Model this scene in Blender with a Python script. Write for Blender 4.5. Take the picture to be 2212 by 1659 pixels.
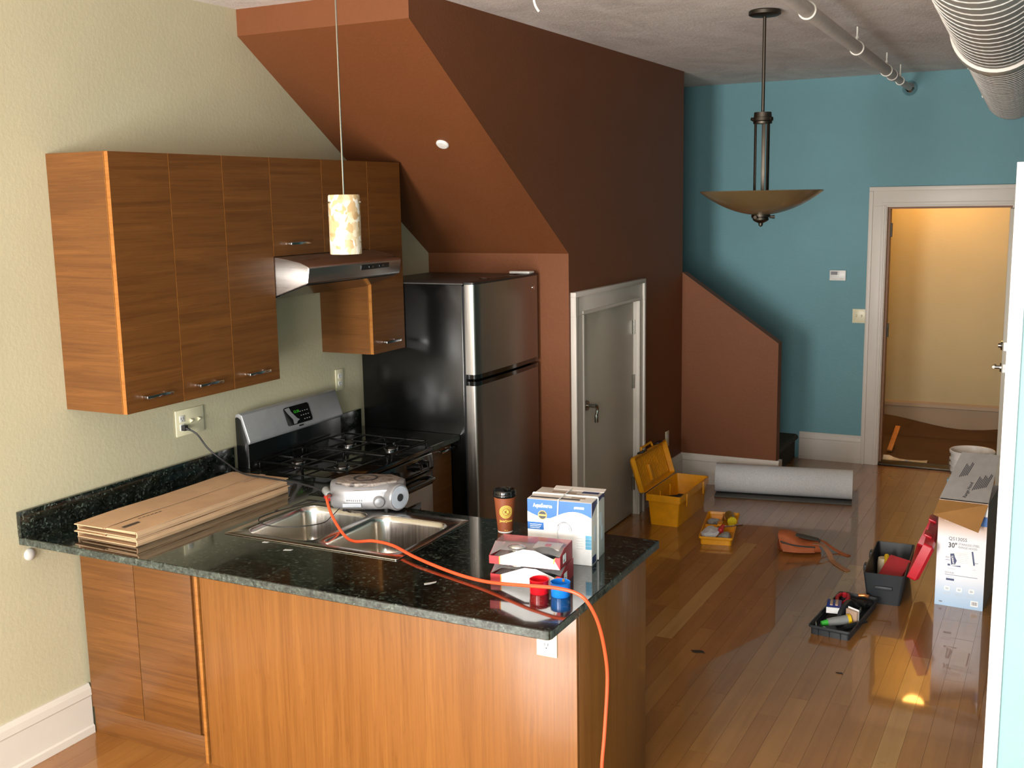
import bpy, bmesh, math, random
from mathutils import Vector, Matrix, Euler
random.seed(7)
R = math.radians
scene = bpy.context.scene
col = scene.collection
for o in list(bpy.data.objects):
    bpy.data.objects.remove(o)

# ------------------------------------------------------------------ camera, light, exposure
CAM = Vector((3.5399, -3.0074, 2.1563))
cr = Vector((0.89137337, 0.4529299, -0.01755067))
cu = Vector((-0.05951763, 0.15534093, 0.98606635))
cf = Vector((-0.44934527, 0.87790871, -0.16542408))
cd = bpy.data.cameras.new('camera')
cam = bpy.data.objects.new('camera', cd)
col.objects.link(cam)
cd.sensor_width = 36.0
cd.lens = 2372.5 * 36.0 / 2212.0
cd.clip_start = 0.05
cam.matrix_world = Matrix(((cr.x, cu.x, -cf.x, CAM.x), (cr.y, cu.y, -cf.y, CAM.y), (cr.z, cu.z, -cf.z, CAM.z), (0, 0, 0, 1)))
scene.camera = cam

world = bpy.data.worlds.new('world')
scene.world = world
world.use_nodes = True
world.node_tree.nodes['Background'].inputs[0].default_value = (0.75, 0.85, 1.0, 1)
world.node_tree.nodes['Background'].inputs[1].default_value = 0.6

def area_light(name, loc, rot, sx, sy, energy, color):
    d = bpy.data.lights.new(name, 'AREA')
    d.shape = 'RECTANGLE'; d.size = sx; d.size_y = sy; d.energy = energy; d.color = color
    o = bpy.data.objects.new(name, d); col.objects.link(o)
    o.location = loc; o.rotation_euler = rot
    return o
# daylight entering through the window in the wall behind the photographer (faces +y)
area_light('window_daylight', (1.60, -5.36, 1.35), (R(90), 0, 0), 1.15, 2.1, 360, (1.0, 0.975, 0.94))
area_light('window_daylight', (3.70, -5.36, 1.35), (R(90), 0, 0), 1.25, 2.1, 140, (1.0, 0.975, 0.94))  # second window light, added only to raise the ambient fill
# the camera's own flash, a hand's breadth beside the lens
fd = bpy.data.lights.new('camera_flash', 'POINT')
fd.energy = 40; fd.shadow_soft_size = 0.02; fd.color = (1.0, 0.97, 0.92)
fl = bpy.data.objects.new('camera_flash', fd); col.objects.link(fl)
fl.location = CAM - cr * 0.045 + cu * 0.05

vs = scene.view_settings
vs.view_transform = 'Standard'
vs.look = 'None'
vs.gamma = 1.0
vs.exposure = 0.35
vs.use_curve_mapping = False

# ------------------------------------------------------------------ measured layout (metres)
W, PD, CT = 2.2136, 0.63, 0.915           # peninsula right end, depth, worktop height
FO, RO = 0.264, 2.2465                    # worktop front overhang, right edge
U0, U1, U2, U3, U4, U5, U6 = 0.0143, 0.3213, 0.6309, 0.9374, 1.3167, 1.6986, 2.0054
ZU0, ZU1, ZS, ZR = 1.3648, 2.3616, 1.9214, 1.3746
F0, F1, XF, ZF = 2.010, 2.785, 0.7675, 1.7336
YB, YW, YE, YT = 1.1612, 2.8125, 4.8937, 5.9972
XS, ZB, ZW, ZC = 0.9417, 2.9311, 1.8439, 3.0508
XK, ZK1, ZK2 = 1.6695, 1.6006, 1.0959
DI0, DI1, DZ = 2.2287, 3.115, 2.0503      # entry door opening
HB = 0.215

# ------------------------------------------------------------------ materials
def s2l(c):
    c = c / 255.0
    return c / 12.92 if c <= 0.04045 else ((c + 0.055) / 1.055) ** 2.4
def rgb(r, g, b):
    return (s2l(r), s2l(g), s2l(b), 1.0)
class NT:
    def __init__(s, name):
        s.m = bpy.data.materials.new(name); s.m.use_nodes = True
        s.t = s.m.node_tree; s.p = s.t.nodes['Principled BSDF']
    def n(s, kind, **kw):
        nd = s.t.nodes.new(kind)
        for k, v in kw.items():
            if k in nd.inputs: nd.inputs[k].default_value = v
            else: setattr(nd, k, v)
        return nd
    def l(s, a, b):
        s.t.links.new(a, b)
    def ramp(s, fac, stops, interp='LINEAR'):
        r = s.n('ShaderNodeValToRGB'); r.color_ramp.interpolation = interp
        e = r.color_ramp.elements
        while len(e) > 1: e.remove(e[-1])
        e[0].position = stops[0][0]; e[0].color = stops[0][1]
        for p, c in stops[1:]:
            x = e.new(p); x.color = c
        s.l(fac, r.inputs[0]); return r.outputs[0]
    def pos(s, scale=(1, 1, 1), rnd=True, obj=False):
        if obj: v = s.n('ShaderNodeTexCoord').outputs['Object']
        else: v = s.n('ShaderNodeNewGeometry').outputs['Position']
        if rnd:
            oi = s.n('ShaderNodeObjectInfo')
            mu = s.n('ShaderNodeVectorMath', operation='MULTIPLY_ADD')
            cb = s.n('ShaderNodeCombineXYZ')
            for k in range(3): s.l(oi.outputs['Random'], cb.inputs[k])
            s.l(cb.outputs[0], mu.inputs[0]); mu.inputs[1].default_value = (37, 53, 71); s.l(v, mu.inputs[2])
            v = mu.outputs[0]
        mp = s.n('ShaderNodeMapping'); mp.inputs['Scale'].default_value = scale
        s.l(v, mp.inputs[0]); return mp.outputs[0]
    def noise(s, vec, scale, detail=4, rough=0.55, dist=0.0):
        n = s.n('ShaderNodeTexNoise'); n.inputs['Scale'].default_value = scale
        n.inputs['Detail'].default_value = detail; n.inputs['Roughness'].default_value = rough
        n.inputs['Distortion'].default_value = dist
        s.l(vec, n.inputs['Vector']); return n.outputs[0]
    def mix(s, fac, a, b, mode='MIX'):
        m = s.n('ShaderNodeMix', data_type='RGBA', blend_type=mode)
        for idx, v in ((0, fac), (6, a), (7, b)):
            if hasattr(v, 'is_linked'): s.l(v, m.inputs[idx])
            else: m.inputs[idx].default_value = v
        return m.outputs[2]
    def bump(s, h, strength, dist=0.01):
        b = s.n('ShaderNodeBump'); b.inputs['Strength'].default_value = strength; b.inputs['Distance'].default_value = dist
        s.l(h, b.inputs['Height']); s.l(b.outputs[0], s.p.inputs['Normal'])
    def base(s, c):
        if hasattr(c, 'is_linked'): s.l(c, s.p.inputs['Base Color'])
        else: s.p.inputs['Base Color'].default_value = c
    def set(s, rough=0.5, metal=0.0, coat=0.0, spec=0.5, coatr=0.05):
        s.p.inputs['Roughness'].default_value = rough; s.p.inputs['Metallic'].default_value = metal
        s.p.inputs['Coat Weight'].default_value = coat; s.p.inputs['Coat Roughness'].default_value = coatr
        s.p.inputs['Specular IOR Level'].default_value = spec

MT = {}
def plain(name, c, rough=0.5, metal=0.0, var=0.06, coat=0.0, scale=18):
    k = NT(name); v = k.pos((1, 1, 1))
    n = k.noise(v, scale, 3)
    dark = tuple(x * (1 - var) for x in c[:3]) + (1,); lite = tuple(min(1, x * (1 + var)) for x in c[:3]) + (1,)
    k.base(k.ramp(n, [(0.35, dark), (0.65, lite)])); k.set(rough, metal, coat)
    MT[name] = k.m; return k.m
def paint(name, c, bump=0.25, rough=0.6, scale=55):
    k = NT(name); v = k.pos((1, 1, 1), rnd=False)
    n = k.noise(v, 1.6, 4); n2 = k.noise(v, scale, 5, 0.6)
    d = tuple(x * 0.95 for x in c[:3]) + (1,); l = tuple(min(1, x * 1.04) for x in c[:3]) + (1,)
    k.base(k.ramp(n, [(0.3, d), (0.7, l)])); k.set(rough, 0, 0, 0.35); k.bump(n2, bump, 0.006)
    MT[name] = k.m; return k.m
def wood(name, sc, a, b, c, rough=0.38, coat=0.15):
    k = NT(name)
    v = k.pos(sc)
    n1 = k.noise(v, 1.0, 5, 0.6, 0.6)
    v2 = k.pos(tuple(x * 6 if x > 5 else x * 1.5 for x in sc))
    n2 = k.noise(v2, 1.0, 4, 0.6)
    w = k.n('ShaderNodeMath', operation='MULTIPLY_ADD'); k.l(n1, w.inputs[0]); w.inputs[1].default_value = 7.0; w.inputs[2].default_value = 0
    fr = k.n('ShaderNodeMath', operation='PINGPONG'); k.l(w.outputs[0], fr.inputs[0]); fr.inputs[1].default_value = 0.5
    m1 = k.ramp(n1, [(0.3, a), (0.5, b), (0.72, c)])
    f2 = k.ramp(fr.outputs[0], [(0.0, (0.62, 0.55, 0.5, 1)), (0.16, (0.96, 0.95, 0.94, 1)), (0.5, (1, 1, 1, 1))])
    m2 = k.mix(0.32, m1, f2, 'MULTIPLY')
    f3 = k.ramp(n2, [(0.36, (0.80, 0.76, 0.72, 1)), (0.56, (1, 1, 1, 1))])
    k.base(k.mix(0.6, m2, f3, 'MULTIPLY')); k.set(rough, 0, coat, 0.4, 0.12)
    k.bump(n2, 0.05, 0.002)
    MT[name] = k.m; return k.m

paint('cream_paint', rgb(191, 183, 153), 0.2)
paint('rust_paint', rgb(116, 67, 36), 0.2)
paint('teal_paint', rgb(108, 152, 160), 0.25)
paint('aqua_paint', rgb(148, 180, 182), 0.2)  # teal paint made lighter; strong light on the partition is in the colour
paint('white_trim', rgb(212, 204, 193), 0.04, 0.4)
paint('door_paint', rgb(196, 188, 172), 0.04, 0.45)
paint('rear_paint', rgb(226, 220, 204), 0.2)
paint('hall_paint', rgb(206, 190, 148), 0.2)
paint('hall_trim', rgb(176, 156, 132), 0.05, 0.45)
paint('post_white', rgb(240, 238, 236), 0.03, 0.45)
def ceiling_mat():
    k = NT('ceiling_plaster'); v = k.pos((1.0, 0.55, 1), rnd=False)
    n = k.noise(v, 3.2, 7, 0.65, 0.8); n2 = k.noise(v, 38, 6, 0.7)
    k.base(k.ramp(n, [(0.3, rgb(212, 203, 198)), (0.55, rgb(234, 226, 221)), (0.75, rgb(244, 238, 234))]))
    k.set(0.8, 0, 0, 0.2); k.bump(n2, 0.5, 0.012); MT['ceiling_plaster'] = k.m
ceiling_mat()
wood('wood_horizontal', (1.6, 1.6, 38), rgb(94, 57, 24), rgb(106, 66, 28), rgb(118, 75, 34))
wood('wood_vertical', (26, 26, 1.1), rgb(122, 76, 31), rgb(131, 83, 36), rgb(140, 91, 41))
wood('wood_edge', (1.5, 1.5, 20), rgb(150, 94, 40), rgb(160, 103, 46), rgb(168, 112, 54))
wood('scrap_wood', (10, 1.5, 10), rgb(190, 120, 60), rgb(204, 136, 74), rgb(214, 150, 90), 0.6, 0)
def floor_mat():
    k = NT('floor_boards')
    g = k.n('ShaderNodeNewGeometry'); oi = k.n('ShaderNodeObjectInfo')
    ad = k.n('ShaderNodeMath', operation='ADD'); k.l(oi.outputs['Random'], ad.inputs[0]); k.l(g.outputs['Random Per Island'], ad.inputs[1])
    fr = k.n('ShaderNodeMath', operation='FRACT'); k.l(ad.outputs[0], fr.inputs[0])
    tint = k.ramp(fr.outputs[0], [(0.0, rgb(150, 98, 44)), (0.3, rgb(157, 104, 48)), (0.65, rgb(162, 110, 52)), (0.95, rgb(167, 116, 57)), (1.0, rgb(184, 142, 82))])
    v = k.pos((26, 1.3, 26)); n = k.noise(v, 1.0, 5, 0.6, 0.4)
    gr = k.ramp(n, [(0.3, (0.74, 0.68, 0.62, 1)), (0.6, (1, 1, 1, 1))])
    v2 = k.pos((1, 1, 1), rnd=False); n2 = k.noise(v2, 2.2, 5, 0.6)
    st = k.ramp(n2, [(0.3, (0.86, 0.83, 0.80, 1)), (0.6, (1, 1, 1, 1))])
    c = k.mix(0.7, tint, gr, 'MULTIPLY'); c = k.mix(0.8, c, st, 'MULTIPLY')
    k.base(c)
    rr = k.ramp(n2, [(0.3, (0.36, 0.36, 0.36, 1)), (0.7, (0.26, 0.26, 0.26, 1))]); k.set(0.3, 0, 0.9, 0.3, 0.035)
    k.l(rr, k.p.inputs['Roughness']); k.bump(n, 0.02, 0.001)
    MT['floor_boards'] = k.m
floor_mat()
paint('jamb_brown', rgb(132, 92, 62), 0.05, 0.5)
plain('subfloor', rgb(74, 46, 22), 0.9)
def granite(name, lite, rough):
    k = NT(name); v = k.pos((1, 1, 1), rnd=False)
    vo = k.n('ShaderNodeTexVoronoi'); vo.inputs['Scale'].default_value = 130; vo.inputs['Randomness'].default_value = 1.0
    vd = k.n('ShaderNodeVectorMath', operation='ADD'); nn = k.n('ShaderNodeTexNoise'); nn.inputs['Scale'].default_value = 30
    k.l(v, nn.inputs['Vector']); sc = k.n('ShaderNodeVectorMath', operation='SCALE'); k.l(nn.outputs['Color'], sc.inputs[0]); sc.inputs['Scale'].default_value = 0.03
    k.l(v, vd.inputs[0]); k.l(sc.outputs[0], vd.inputs[1]); k.l(vd.outputs[0], vo.inputs['Vector'])
    se = k.n('ShaderNodeSeparateColor'); k.l(vo.outputs['Color'], se.inputs[0])
    c1 = k.ramp(se.outputs[0], [(0.0, rgb(10, 12, 11)), (0.45, rgb(20, 24, 21)), (0.7, rgb(30, 35, 31)), (0.9, rgb(44, 50, 45)), (0.98, rgb(76, 84, 76))])
    n = k.noise(v, 14, 5); c2 = k.ramp(n, [(0.35, (0.4, 0.42, 0.4, 1)), (0.65, (1.25, 1.3, 1.25, 1))])
    c = k.mix(1.0, c1, c2, 'MULTIPLY')
    if lite:
        n3 = k.noise(v, 70, 4, 0.7); c = k.mix(k.ramp(n3, [(0.35, (0.02, 0.02, 0.02, 1)), (0.7, (0.42, 0.42, 0.42, 1))]), c, rgb(112, 122, 112))
    k.base(c); k.set(rough, 0, 0.0 if lite else 0.5, 0.5, 0.03)
    if lite: k.bump(n, 0.4, 0.004)
    MT[name] = k.m
granite('granite', False, 0.09); granite('granite_edge', True, 0.4)
def steel(name, c, rough, sc):
    k = NT(name); v = k.pos(sc); n = k.noise(v, 1.0, 3, 0.6)
    d = tuple(x * 0.9 for x in c[:3]) + (1,)
    k.base(k.ramp(n, [(0.3, d), (0.7, c)])); k.set(rough, 1.0)
    rr = k.ramp(n, [(0.3, (rough * 0.85,) * 3 + (1,)), (0.7, (rough * 1.15,) * 3 + (1,))]); k.l(rr, k.p.inputs['Roughness'])
    MT[name] = k.m
steel('steel_brushed', rgb(190, 186, 182), 0.32, (2, 2, 180)); steel('steel_vertical', rgb(165, 160, 154), 0.34, (160, 160, 2))
steel('steel_sink', rgb(200, 196, 190), 0.22, (120, 3, 3)); steel('chrome', rgb(215, 215, 215), 0.12, (5, 5, 5))
steel('nickel', rgb(170, 165, 155), 0.25, (5, 5, 5)); steel('bronze', rgb(80, 74, 66), 0.45, (8, 8, 8))
plain('panel_silver', rgb(176, 177, 180), 0.38, 0.55, 0.04)
plain('black_gloss', rgb(14, 14, 14), 0.12, 0, 0.05, 0.3); plain('black_enamel', rgb(12, 12, 12), 0.2, 0, 0.05, 0.3)
plain('black_plastic', rgb(26, 26, 26), 0.42); plain('cast_iron', rgb(9, 9, 9), 0.3); plain('rubber_black', rgb(22, 22, 23), 0.6)
plain('fridge_black', rgb(9, 9, 9), 0.2, 0, 0.1, 0.0, 120); plain('fridge_top', rgb(70, 68, 66), 0.4)
plain('dark_glass', rgb(10, 10, 10), 0.06); plain('green_digit', rgb(60, 190, 40), 0.4); plain('grey_mark', rgb(150, 150, 150), 0.4)
plain('cream_plastic', rgb(228, 220, 186), 0.35); plain('white_plastic', rgb(232, 230, 224), 0.35); plain('slot_dark', rgb(40, 38, 34), 0.6)
plain('grey_button', rgb(196, 194, 188), 0.4)
plain('cardboard', rgb(196, 160, 124), 0.8, 0, 0.06, 0, 9); plain('cardboard_dark', rgb(160, 122, 84), 0.85); plain('cardboard_ink', rgb(70, 60, 52), 0.8)
plain('kraft_inside', rgb(158, 112, 58), 0.8); plain('tape_brown', rgb(182, 148, 116), 0.35)
plain('white_card', rgb(246, 246, 246), 0.45); plain('grey_card', rgb(190, 184, 178), 0.6); plain('flap_grey', rgb(150, 144, 138), 0.55); plain('side_card', rgb(206, 198, 190), 0.5)
plain('ink_blue', rgb(30, 96, 168), 0.4); plain('ink_navy', rgb(38, 52, 96), 0.4); plain('ink_grey', rgb(120, 120, 124), 0.5); plain('ink_dark', rgb(52, 52, 58), 0.5)
plain('ink_pale', rgb(196, 204, 212), 0.5); plain('ink_sky', rgb(110, 182, 220), 0.45); plain('ink_gold', rgb(190, 158, 84), 0.4); plain('ink_red', rgb(196, 40, 48), 0.4); plain('ink_orange', rgb(236, 150, 50), 0.4)
plain('box_red', rgb(158, 34, 40), 0.35); plain('smudge_brown', rgb(150, 132, 114), 0.6)
plain('string_white', rgb(232, 230, 226), 0.6)
plain('cup_brown', rgb(128, 66, 36), 0.5); plain('cup_yellow', rgb(228, 200, 90), 0.5)
plain('cap_red', rgb(214, 22, 34), 0.25, 0, 0.03, 0.3); plain('cap_blue', rgb(26, 120, 216), 0.25, 0, 0.03, 0.3)
plain('cord_orange', rgb(226, 84, 44), 0.45); plain('cord_black', rgb(34, 33, 34), 0.5)
plain('radio_silver', rgb(140, 140, 143), 0.35, 0.3); plain('radio_dark', rgb(46, 46, 48), 0.5); plain('radio_white', rgb(240, 240, 240), 0.35); plain('radio_grille', rgb(176, 182, 192), 0.5)
def radio_top():
    k = NT('radio_top'); v = k.pos((9, 20, 9)); n = k.noise(v, 1.4, 7, 0.7, 1.6)
    k.base(k.ramp(n, [(0.34, rgb(52, 47, 45)), (0.44, rgb(104, 94, 88)), (0.56, rgb(140, 130, 122)), (0.75, rgb(164, 155, 147))])); k.set(0.5)
    MT['radio_top'] = k.m
radio_top()
plain('tool_yellow', rgb(234, 160, 16), 0.38); plain('tool_black', rgb(38, 42, 46), 0.5); plain('tool_red', rgb(190, 26, 42), 0.38); plain('case_red', rgb(176, 52, 56), 0.35)
plain('lid_yellow', rgb(222, 206, 40), 0.4); plain('handle_yellow', rgb(232, 190, 24), 0.4); plain('leather', rgb(176, 92, 48), 0.7, 0, 0.15, 0, 9); plain('strap_tan', rgb(170, 118, 84), 0.8); plain('pouch_grey', rgb(70, 70, 66), 0.8)
plain('bag_grey', rgb(216, 216, 218), 0.25); plain('bag_clear', rgb(150, 152, 150), 0.25); plain('amber_body', rgb(140, 110, 50), 0.35); plain('pkg_blue', rgb(28, 52, 150), 0.35); plain('bottle_grey', rgb(140, 142, 140), 0.3); plain('cap_green', rgb(60, 190, 60), 0.4); plain('copper', rgb(226, 150, 90), 0.3, 0.8); plain('pkg_tan', rgb(186, 158, 136), 0.6); plain('bone', rgb(206, 190, 160), 0.5)
plain('carpet_grey', rgb(212, 214, 216), 0.95, 0, 0.10, 0, 160); plain('carpet_back', rgb(92, 90, 86), 0.95); plain('stair_carpet', rgb(64, 58, 48), 0.98, 0, 0.3, 0, 60)
plain('hall_floor_paper', rgb(82, 58, 40), 0.85, 0, 0.15, 0, 4)
plain('bucket_white', rgb(236, 232, 226), 0.3); plain('bucket_dirty', rgb(206, 180, 150), 0.5); plain('galvanised', rgb(138, 135, 132), 0.5, 0.2, 0.05); plain('seam_pale', rgb(182, 178, 172), 0.5); plain('pipe_paint', rgb(212, 204, 198), 0.55); plain('white_wire', rgb(238, 234, 222), 0.5)
plain('debris', rgb(50, 34, 22), 0.9); plain('paper_scrap', rgb(190, 190, 186), 0.5); plain('plastic_sheet', rgb(196, 194, 188), 0.4)
def translucent(name, c, alpha_rough=0.05):
    k = NT(name); k.base(c); k.set(0.06, 0)
    k.p.inputs['Transmission Weight'].default_value = 0.85; k.p.inputs['IOR'].default_value = 1.12
    MT[name] = k.m
translucent('clear_plastic', (0.95, 0.95, 0.95, 1))
def window_glass():
    k = NT('window_glass'); t = k.n('ShaderNodeBsdfTransparent'); g = k.n('ShaderNodeBsdfGlossy'); g.inputs['Roughness'].default_value = 0.02
    m = k.n('ShaderNodeMixShader'); m.inputs[0].default_value = 0.06
    k.l(t.outputs[0], m.inputs[1]); k.l(g.outputs[0], m.inputs[2]); k.l(m.outputs[0], k.t.nodes['Material Output'].inputs[0]); MT['window_glass'] = k.m
window_glass()
def amber_glass():
    k = NT('amber_glass'); v = k.pos((1, 1, 1), rnd=False); n = k.noise(v, 5, 4)
    k.base(k.ramp(n, [(0.3, rgb(88, 72, 46)), (0.7, rgb(100, 84, 56))])); k.set(0.3, 0, 0.2); k.p.inputs['Subsurface Weight'].default_value = 0.1
    MT['amber_glass'] = k.m
amber_glass()
def mosaic():
    k = NT('shell_mosaic'); v = k.pos((1, 1, 0.8), rnd=False, obj=True)
    nn = k.n('ShaderNodeTexNoise'); nn.inputs['Scale'].default_value = 22; k.l(v, nn.inputs['Vector'])
    sc = k.n('ShaderNodeVectorMath', operation='SCALE'); k.l(nn.outputs['Color'], sc.inputs[0]); sc.inputs['Scale'].default_value = 0.05
    vd = k.n('ShaderNodeVectorMath', operation='ADD'); k.l(v, vd.inputs[0]); k.l(sc.outputs[0], vd.inputs[1])
    vo = k.n('ShaderNodeTexVoronoi'); vo.inputs['Scale'].default_value = 55; k.l(vd.outputs[0], vo.inputs['Vector'])
    se = k.n('ShaderNodeSeparateColor'); k.l(vo.outputs['Color'], se.inputs[0])
    k.base(k.ramp(se.outputs[0], [(0.0, rgb(182, 148, 104)), (0.3, rgb(196, 168, 126)), (0.55, rgb(208, 190, 156)), (0.75, rgb(220, 208, 184)), (0.95, rgb(234, 230, 220))]))
    k.set(0.3, 0, 0.3); MT['shell_mosaic'] = k.m
mosaic()
def carton_front():
    # printed front of the range-hood carton: brown picture on top, white, pale blue foot
    k = NT('carton_print'); tc = k.n('ShaderNodeTexCoord'); sx = k.n('ShaderNodeSeparateXYZ'); k.l(tc.outputs['Object'], sx.inputs[0])
    mr = k.n('ShaderNodeMapRange'); mr.inputs['From Min'].default_value = 0.0; mr.inputs['From Max'].default_value = 0.56; k.l(sx.outputs[2], mr.inputs[0])
    c = k.ramp(mr.outputs[0], [(0.0, rgb(168, 198, 226)), (0.14, rgb(196, 216, 236)), (0.3, rgb(240, 243, 250)), (0.66, rgb(244, 243, 246)), (0.76, rgb(222, 200, 186)), (0.84, rgb(168, 128, 100)), (0.92, rgb(176, 144, 120)), (1.0, rgb(206, 190, 180))])
    k.base(c); k.set(0.35); MT['carton_print'] = k.m
carton_front()
def emit(name, c, st):
    k = NT(name); k.p.inputs['Emission Color'].default_value = c; k.p.inputs['Emission Strength'].default_value = st; k.base(c); MT[name] = k.m
emit('hall_lamp_glass', rgb(255, 196, 110), 30.0)

# ------------------------------------------------------------------ mesh helpers
class B:
    def __init__(s): s.bm = bmesh.new()
    def _f(s, vs, m=0):
        try:
            f = s.bm.faces.new(vs); f.material_index = m; return f
        except ValueError: return None
    def box(s, x0, x1, y0, y1, z0, z1, m=0):
        v = [s.bm.verts.new(p) for p in ((x0, y0, z0), (x1, y0, z0), (x1, y1, z0), (x0, y1, z0), (x0, y0, z1), (x1, y0, z1), (x1, y1, z1), (x0, y1, z1))]
        for q in ((3, 2, 1, 0), (4, 5, 6, 7), (0, 1, 5, 4), (1, 2, 6, 5), (2, 3, 7, 6), (3, 0, 4, 7)): s._f([v[i] for i in q], m)
        return s
    def hexa(s, pts, m=0):      # 8 points, bottom ring then top ring
        v = [s.bm.verts.new(p) for p in pts]
        for q in ((3, 2, 1, 0), (4, 5, 6, 7), (0, 1, 5, 4), (1, 2, 6, 5), (2, 3, 7, 6), (3, 0, 4, 7)): s._f([v[i] for i in q], m)
        return s
    def rings(s, rings, cap0=True, cap1=True, m=0, closed=True):
        vr = [[s.bm.verts.new(p) for p in r] for r in rings]
        n = len(rings[0])
        for a, b in zip(vr, vr[1:]):
            for i in range(n if closed else n - 1):
                j = (i + 1) % n
                s._f([a[i], a[j], b[j], b[i]], m)
        if cap0: s._f(list(reversed(vr[0])), m)
        if cap1: s._f(vr[-1], m)
        return s
    def cyl(s, p, q, r, r2=None, n=16, m=0, cap=True):
        p = Vector(p); q = Vector(q); r2 = r if r2 is None else r2
        d = (q - p).normalized(); a = d.orthogonal().normalized(); b = d.cross(a)
        ang = [2 * math.pi * i / n for i in range(n)]
        return s.rings([[c + (a * math.cos(t) + b * math.sin(t)) * rr for t in ang] for c, rr in ((p, r), (q, r2))], cap, cap, m)
    def tube(s, pts, r, n=8, m=0):
        pts = [Vector(p) for p in pts]; rg = []; a = None
        for i, p in enumerate(pts):
            d = (pts[min(i + 1, len(pts) - 1)] - pts[max(i - 1, 0)]).normalized()
            a = d.orthogonal().normalized() if a is None else (a - d * a.dot(d)).normalized()
            b = d.cross(a)
            rr = r[i] if isinstance(r, (list, tuple)) else r
            rg.append([p + (a * math.cos(2 * math.pi * k / n) + b * math.sin(2 * math.pi * k / n)) * rr for k in range(n)])
        return s.rings(rg, True, True, m)
    def lathe(s, prof, n=32, c=(0, 0, 0), m=0, cap0=True, cap1=True):
        rg = [[(c[0] + r * math.cos(2 * math.pi * i / n), c[1] + r * math.sin(2 * math.pi * i / n), c[2] + z) for i in range(n)] for r, z in prof]
        return s.rings(rg, cap0, cap1, m)
    def prism(s, poly, axis, a, b, m=0):
        def P(u, v, w): return {'x': (w, u, v), 'y': (u, w, v), 'z': (u, v, w)}[axis]
        return s.rings([[P(u, v, a) for u, v in poly], [P(u, v, b) for u, v in poly]], True, True, m)
    def plate(s, outer, holes, z0, z1, m=0, mside=None):
        # flat slab in xy with holes; top and bottom filled, rims closed
        ms = m if mside is None else mside
        for z in (z0, z1):
            es = []
            for lp in [outer] + holes:
                vs = [s.bm.verts.new((x, y, z)) for x, y in lp]
                es += [s.bm.edges.new((vs[i], vs[(i + 1) % len(vs)])) for i in range(len(vs))]
            r = bmesh.ops.triangle_fill(s.bm, edges=es, use_beauty=True, use_dissolve=False)
            for g in r['geom']:
                if isinstance(g, bmesh.types.BMFace): g.material_index = m
        for lp in [outer] + holes:
            s.rings([[(x, y, z0) for x, y in lp], [(x, y, z1) for x, y in lp]], False, False, ms)
        return s
    def sphere(s, c, r, sub=2, sc=(1, 1, 1), m=0, jit=0.0):
        before = set(s.bm.faces)
        rv = bmesh.ops.create_icosphere(s.bm, subdivisions=sub, radius=1.0)
        for v in rv['verts']:
            k = 1 + random.uniform(-jit, jit)
            v.co = Vector((c[0] + v.co.x * r * sc[0] * k, c[1] + v.co.y * r * sc[1] * k, c[2] + v.co.z * r * sc[2] * k))
        for f in s.bm.faces:
            if f not in before: f.material_index = m
        return s
    def xf(s, mat):
        bmesh.ops.transform(s.bm, matrix=mat, verts=s.bm.verts); return s
    def build(s, name, mats, parent=None, bevel=0.0, smooth=False, seg=2, angle=35):
        bm = s.bm
        bmesh.ops.remove_doubles(bm, verts=bm.verts, dist=1e-6)
        bmesh.ops.recalc_face_normals(bm, faces=bm.faces)
        if bevel > 0:
            es = [e for e in bm.edges if len(e.link_faces) == 2 and e.calc_face_angle(0) > R(28)]
            bmesh.ops.bevel(bm, geom=es, offset=bevel, offset_type='OFFSET', segments=seg, profile=0.5, affect='EDGES', clamp_overlap=True)
        me = bpy.data.meshes.new(name); bm.to_mesh(me); bm.free()
        for mm in (mats if isinstance(mats, (list, tuple)) else [mats]): me.materials.append(MT[mm])
        if smooth or bevel > 0:
            for p in me.polygons: p.use_smooth = True
            me.set_sharp_from_angle(angle=R(angle))
        o = bpy.data.objects.new(name, me); col.objects.link(o)
        if parent is not None: o.parent = parent
        return o

def thing(name, label, cat, loc=(0, 0, 0), rz=0, group=None):
    o = bpy.data.objects.new(name, None); col.objects.link(o)
    o.empty_display_size = 0.05
    o.location = loc; o.rotation_euler = (0, 0, rz); o['label'] = label; o['category'] = cat
    if group: o['group'] = group
    return o
def tag(o, label, cat, group=None, loc=None, rz=None):
    o['label'] = label; o['category'] = cat
    if group: o['group'] = group
    if loc is not None: o.location = loc
    if rz is not None: o.rotation_euler = (0, 0, rz)
    return o
def struct(o, label, cat):
    o['kind'] = 'structure'; o['label'] = label; o['category'] = cat; return o
def sempty(name, label, cat, loc=(0, 0, 0)):
    return struct(thing(name, label, cat, loc), label, cat)
def rrect(x0, x1, y0, y1, r, n=5):
    pts = []
    for cx, cy, a in ((x1 - r, y0 + r, -90), (x1 - r, y1 - r, 0), (x0 + r, y1 - r, 90), (x0 + r, y0 + r, 180)):
        for i in range(n + 1):
            t = R(a + 90 * i / n); pts.append((cx + r * math.cos(t), cy + r * math.sin(t)))
    return pts
def spline(pts, k=8):
    pts = [Vector(p) for p in pts]; out = []
    for i in range(len(pts) - 1):
        p0 = pts[max(i - 1, 0)]; p1 = pts[i]; p2 = pts[i + 1]; p3 = pts[min(i + 2, len(pts) - 1)]
        for j in range(k):
            t = j / k
            out.append(0.5 * ((2 * p1) + (p2 - p0) * t + (2 * p0 - 5 * p1 + 4 * p2 - p3) * t * t + (3 * p1 - p0 - 3 * p2 + p3) * t ** 3))
    out.append(pts[-1]); return out
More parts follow.
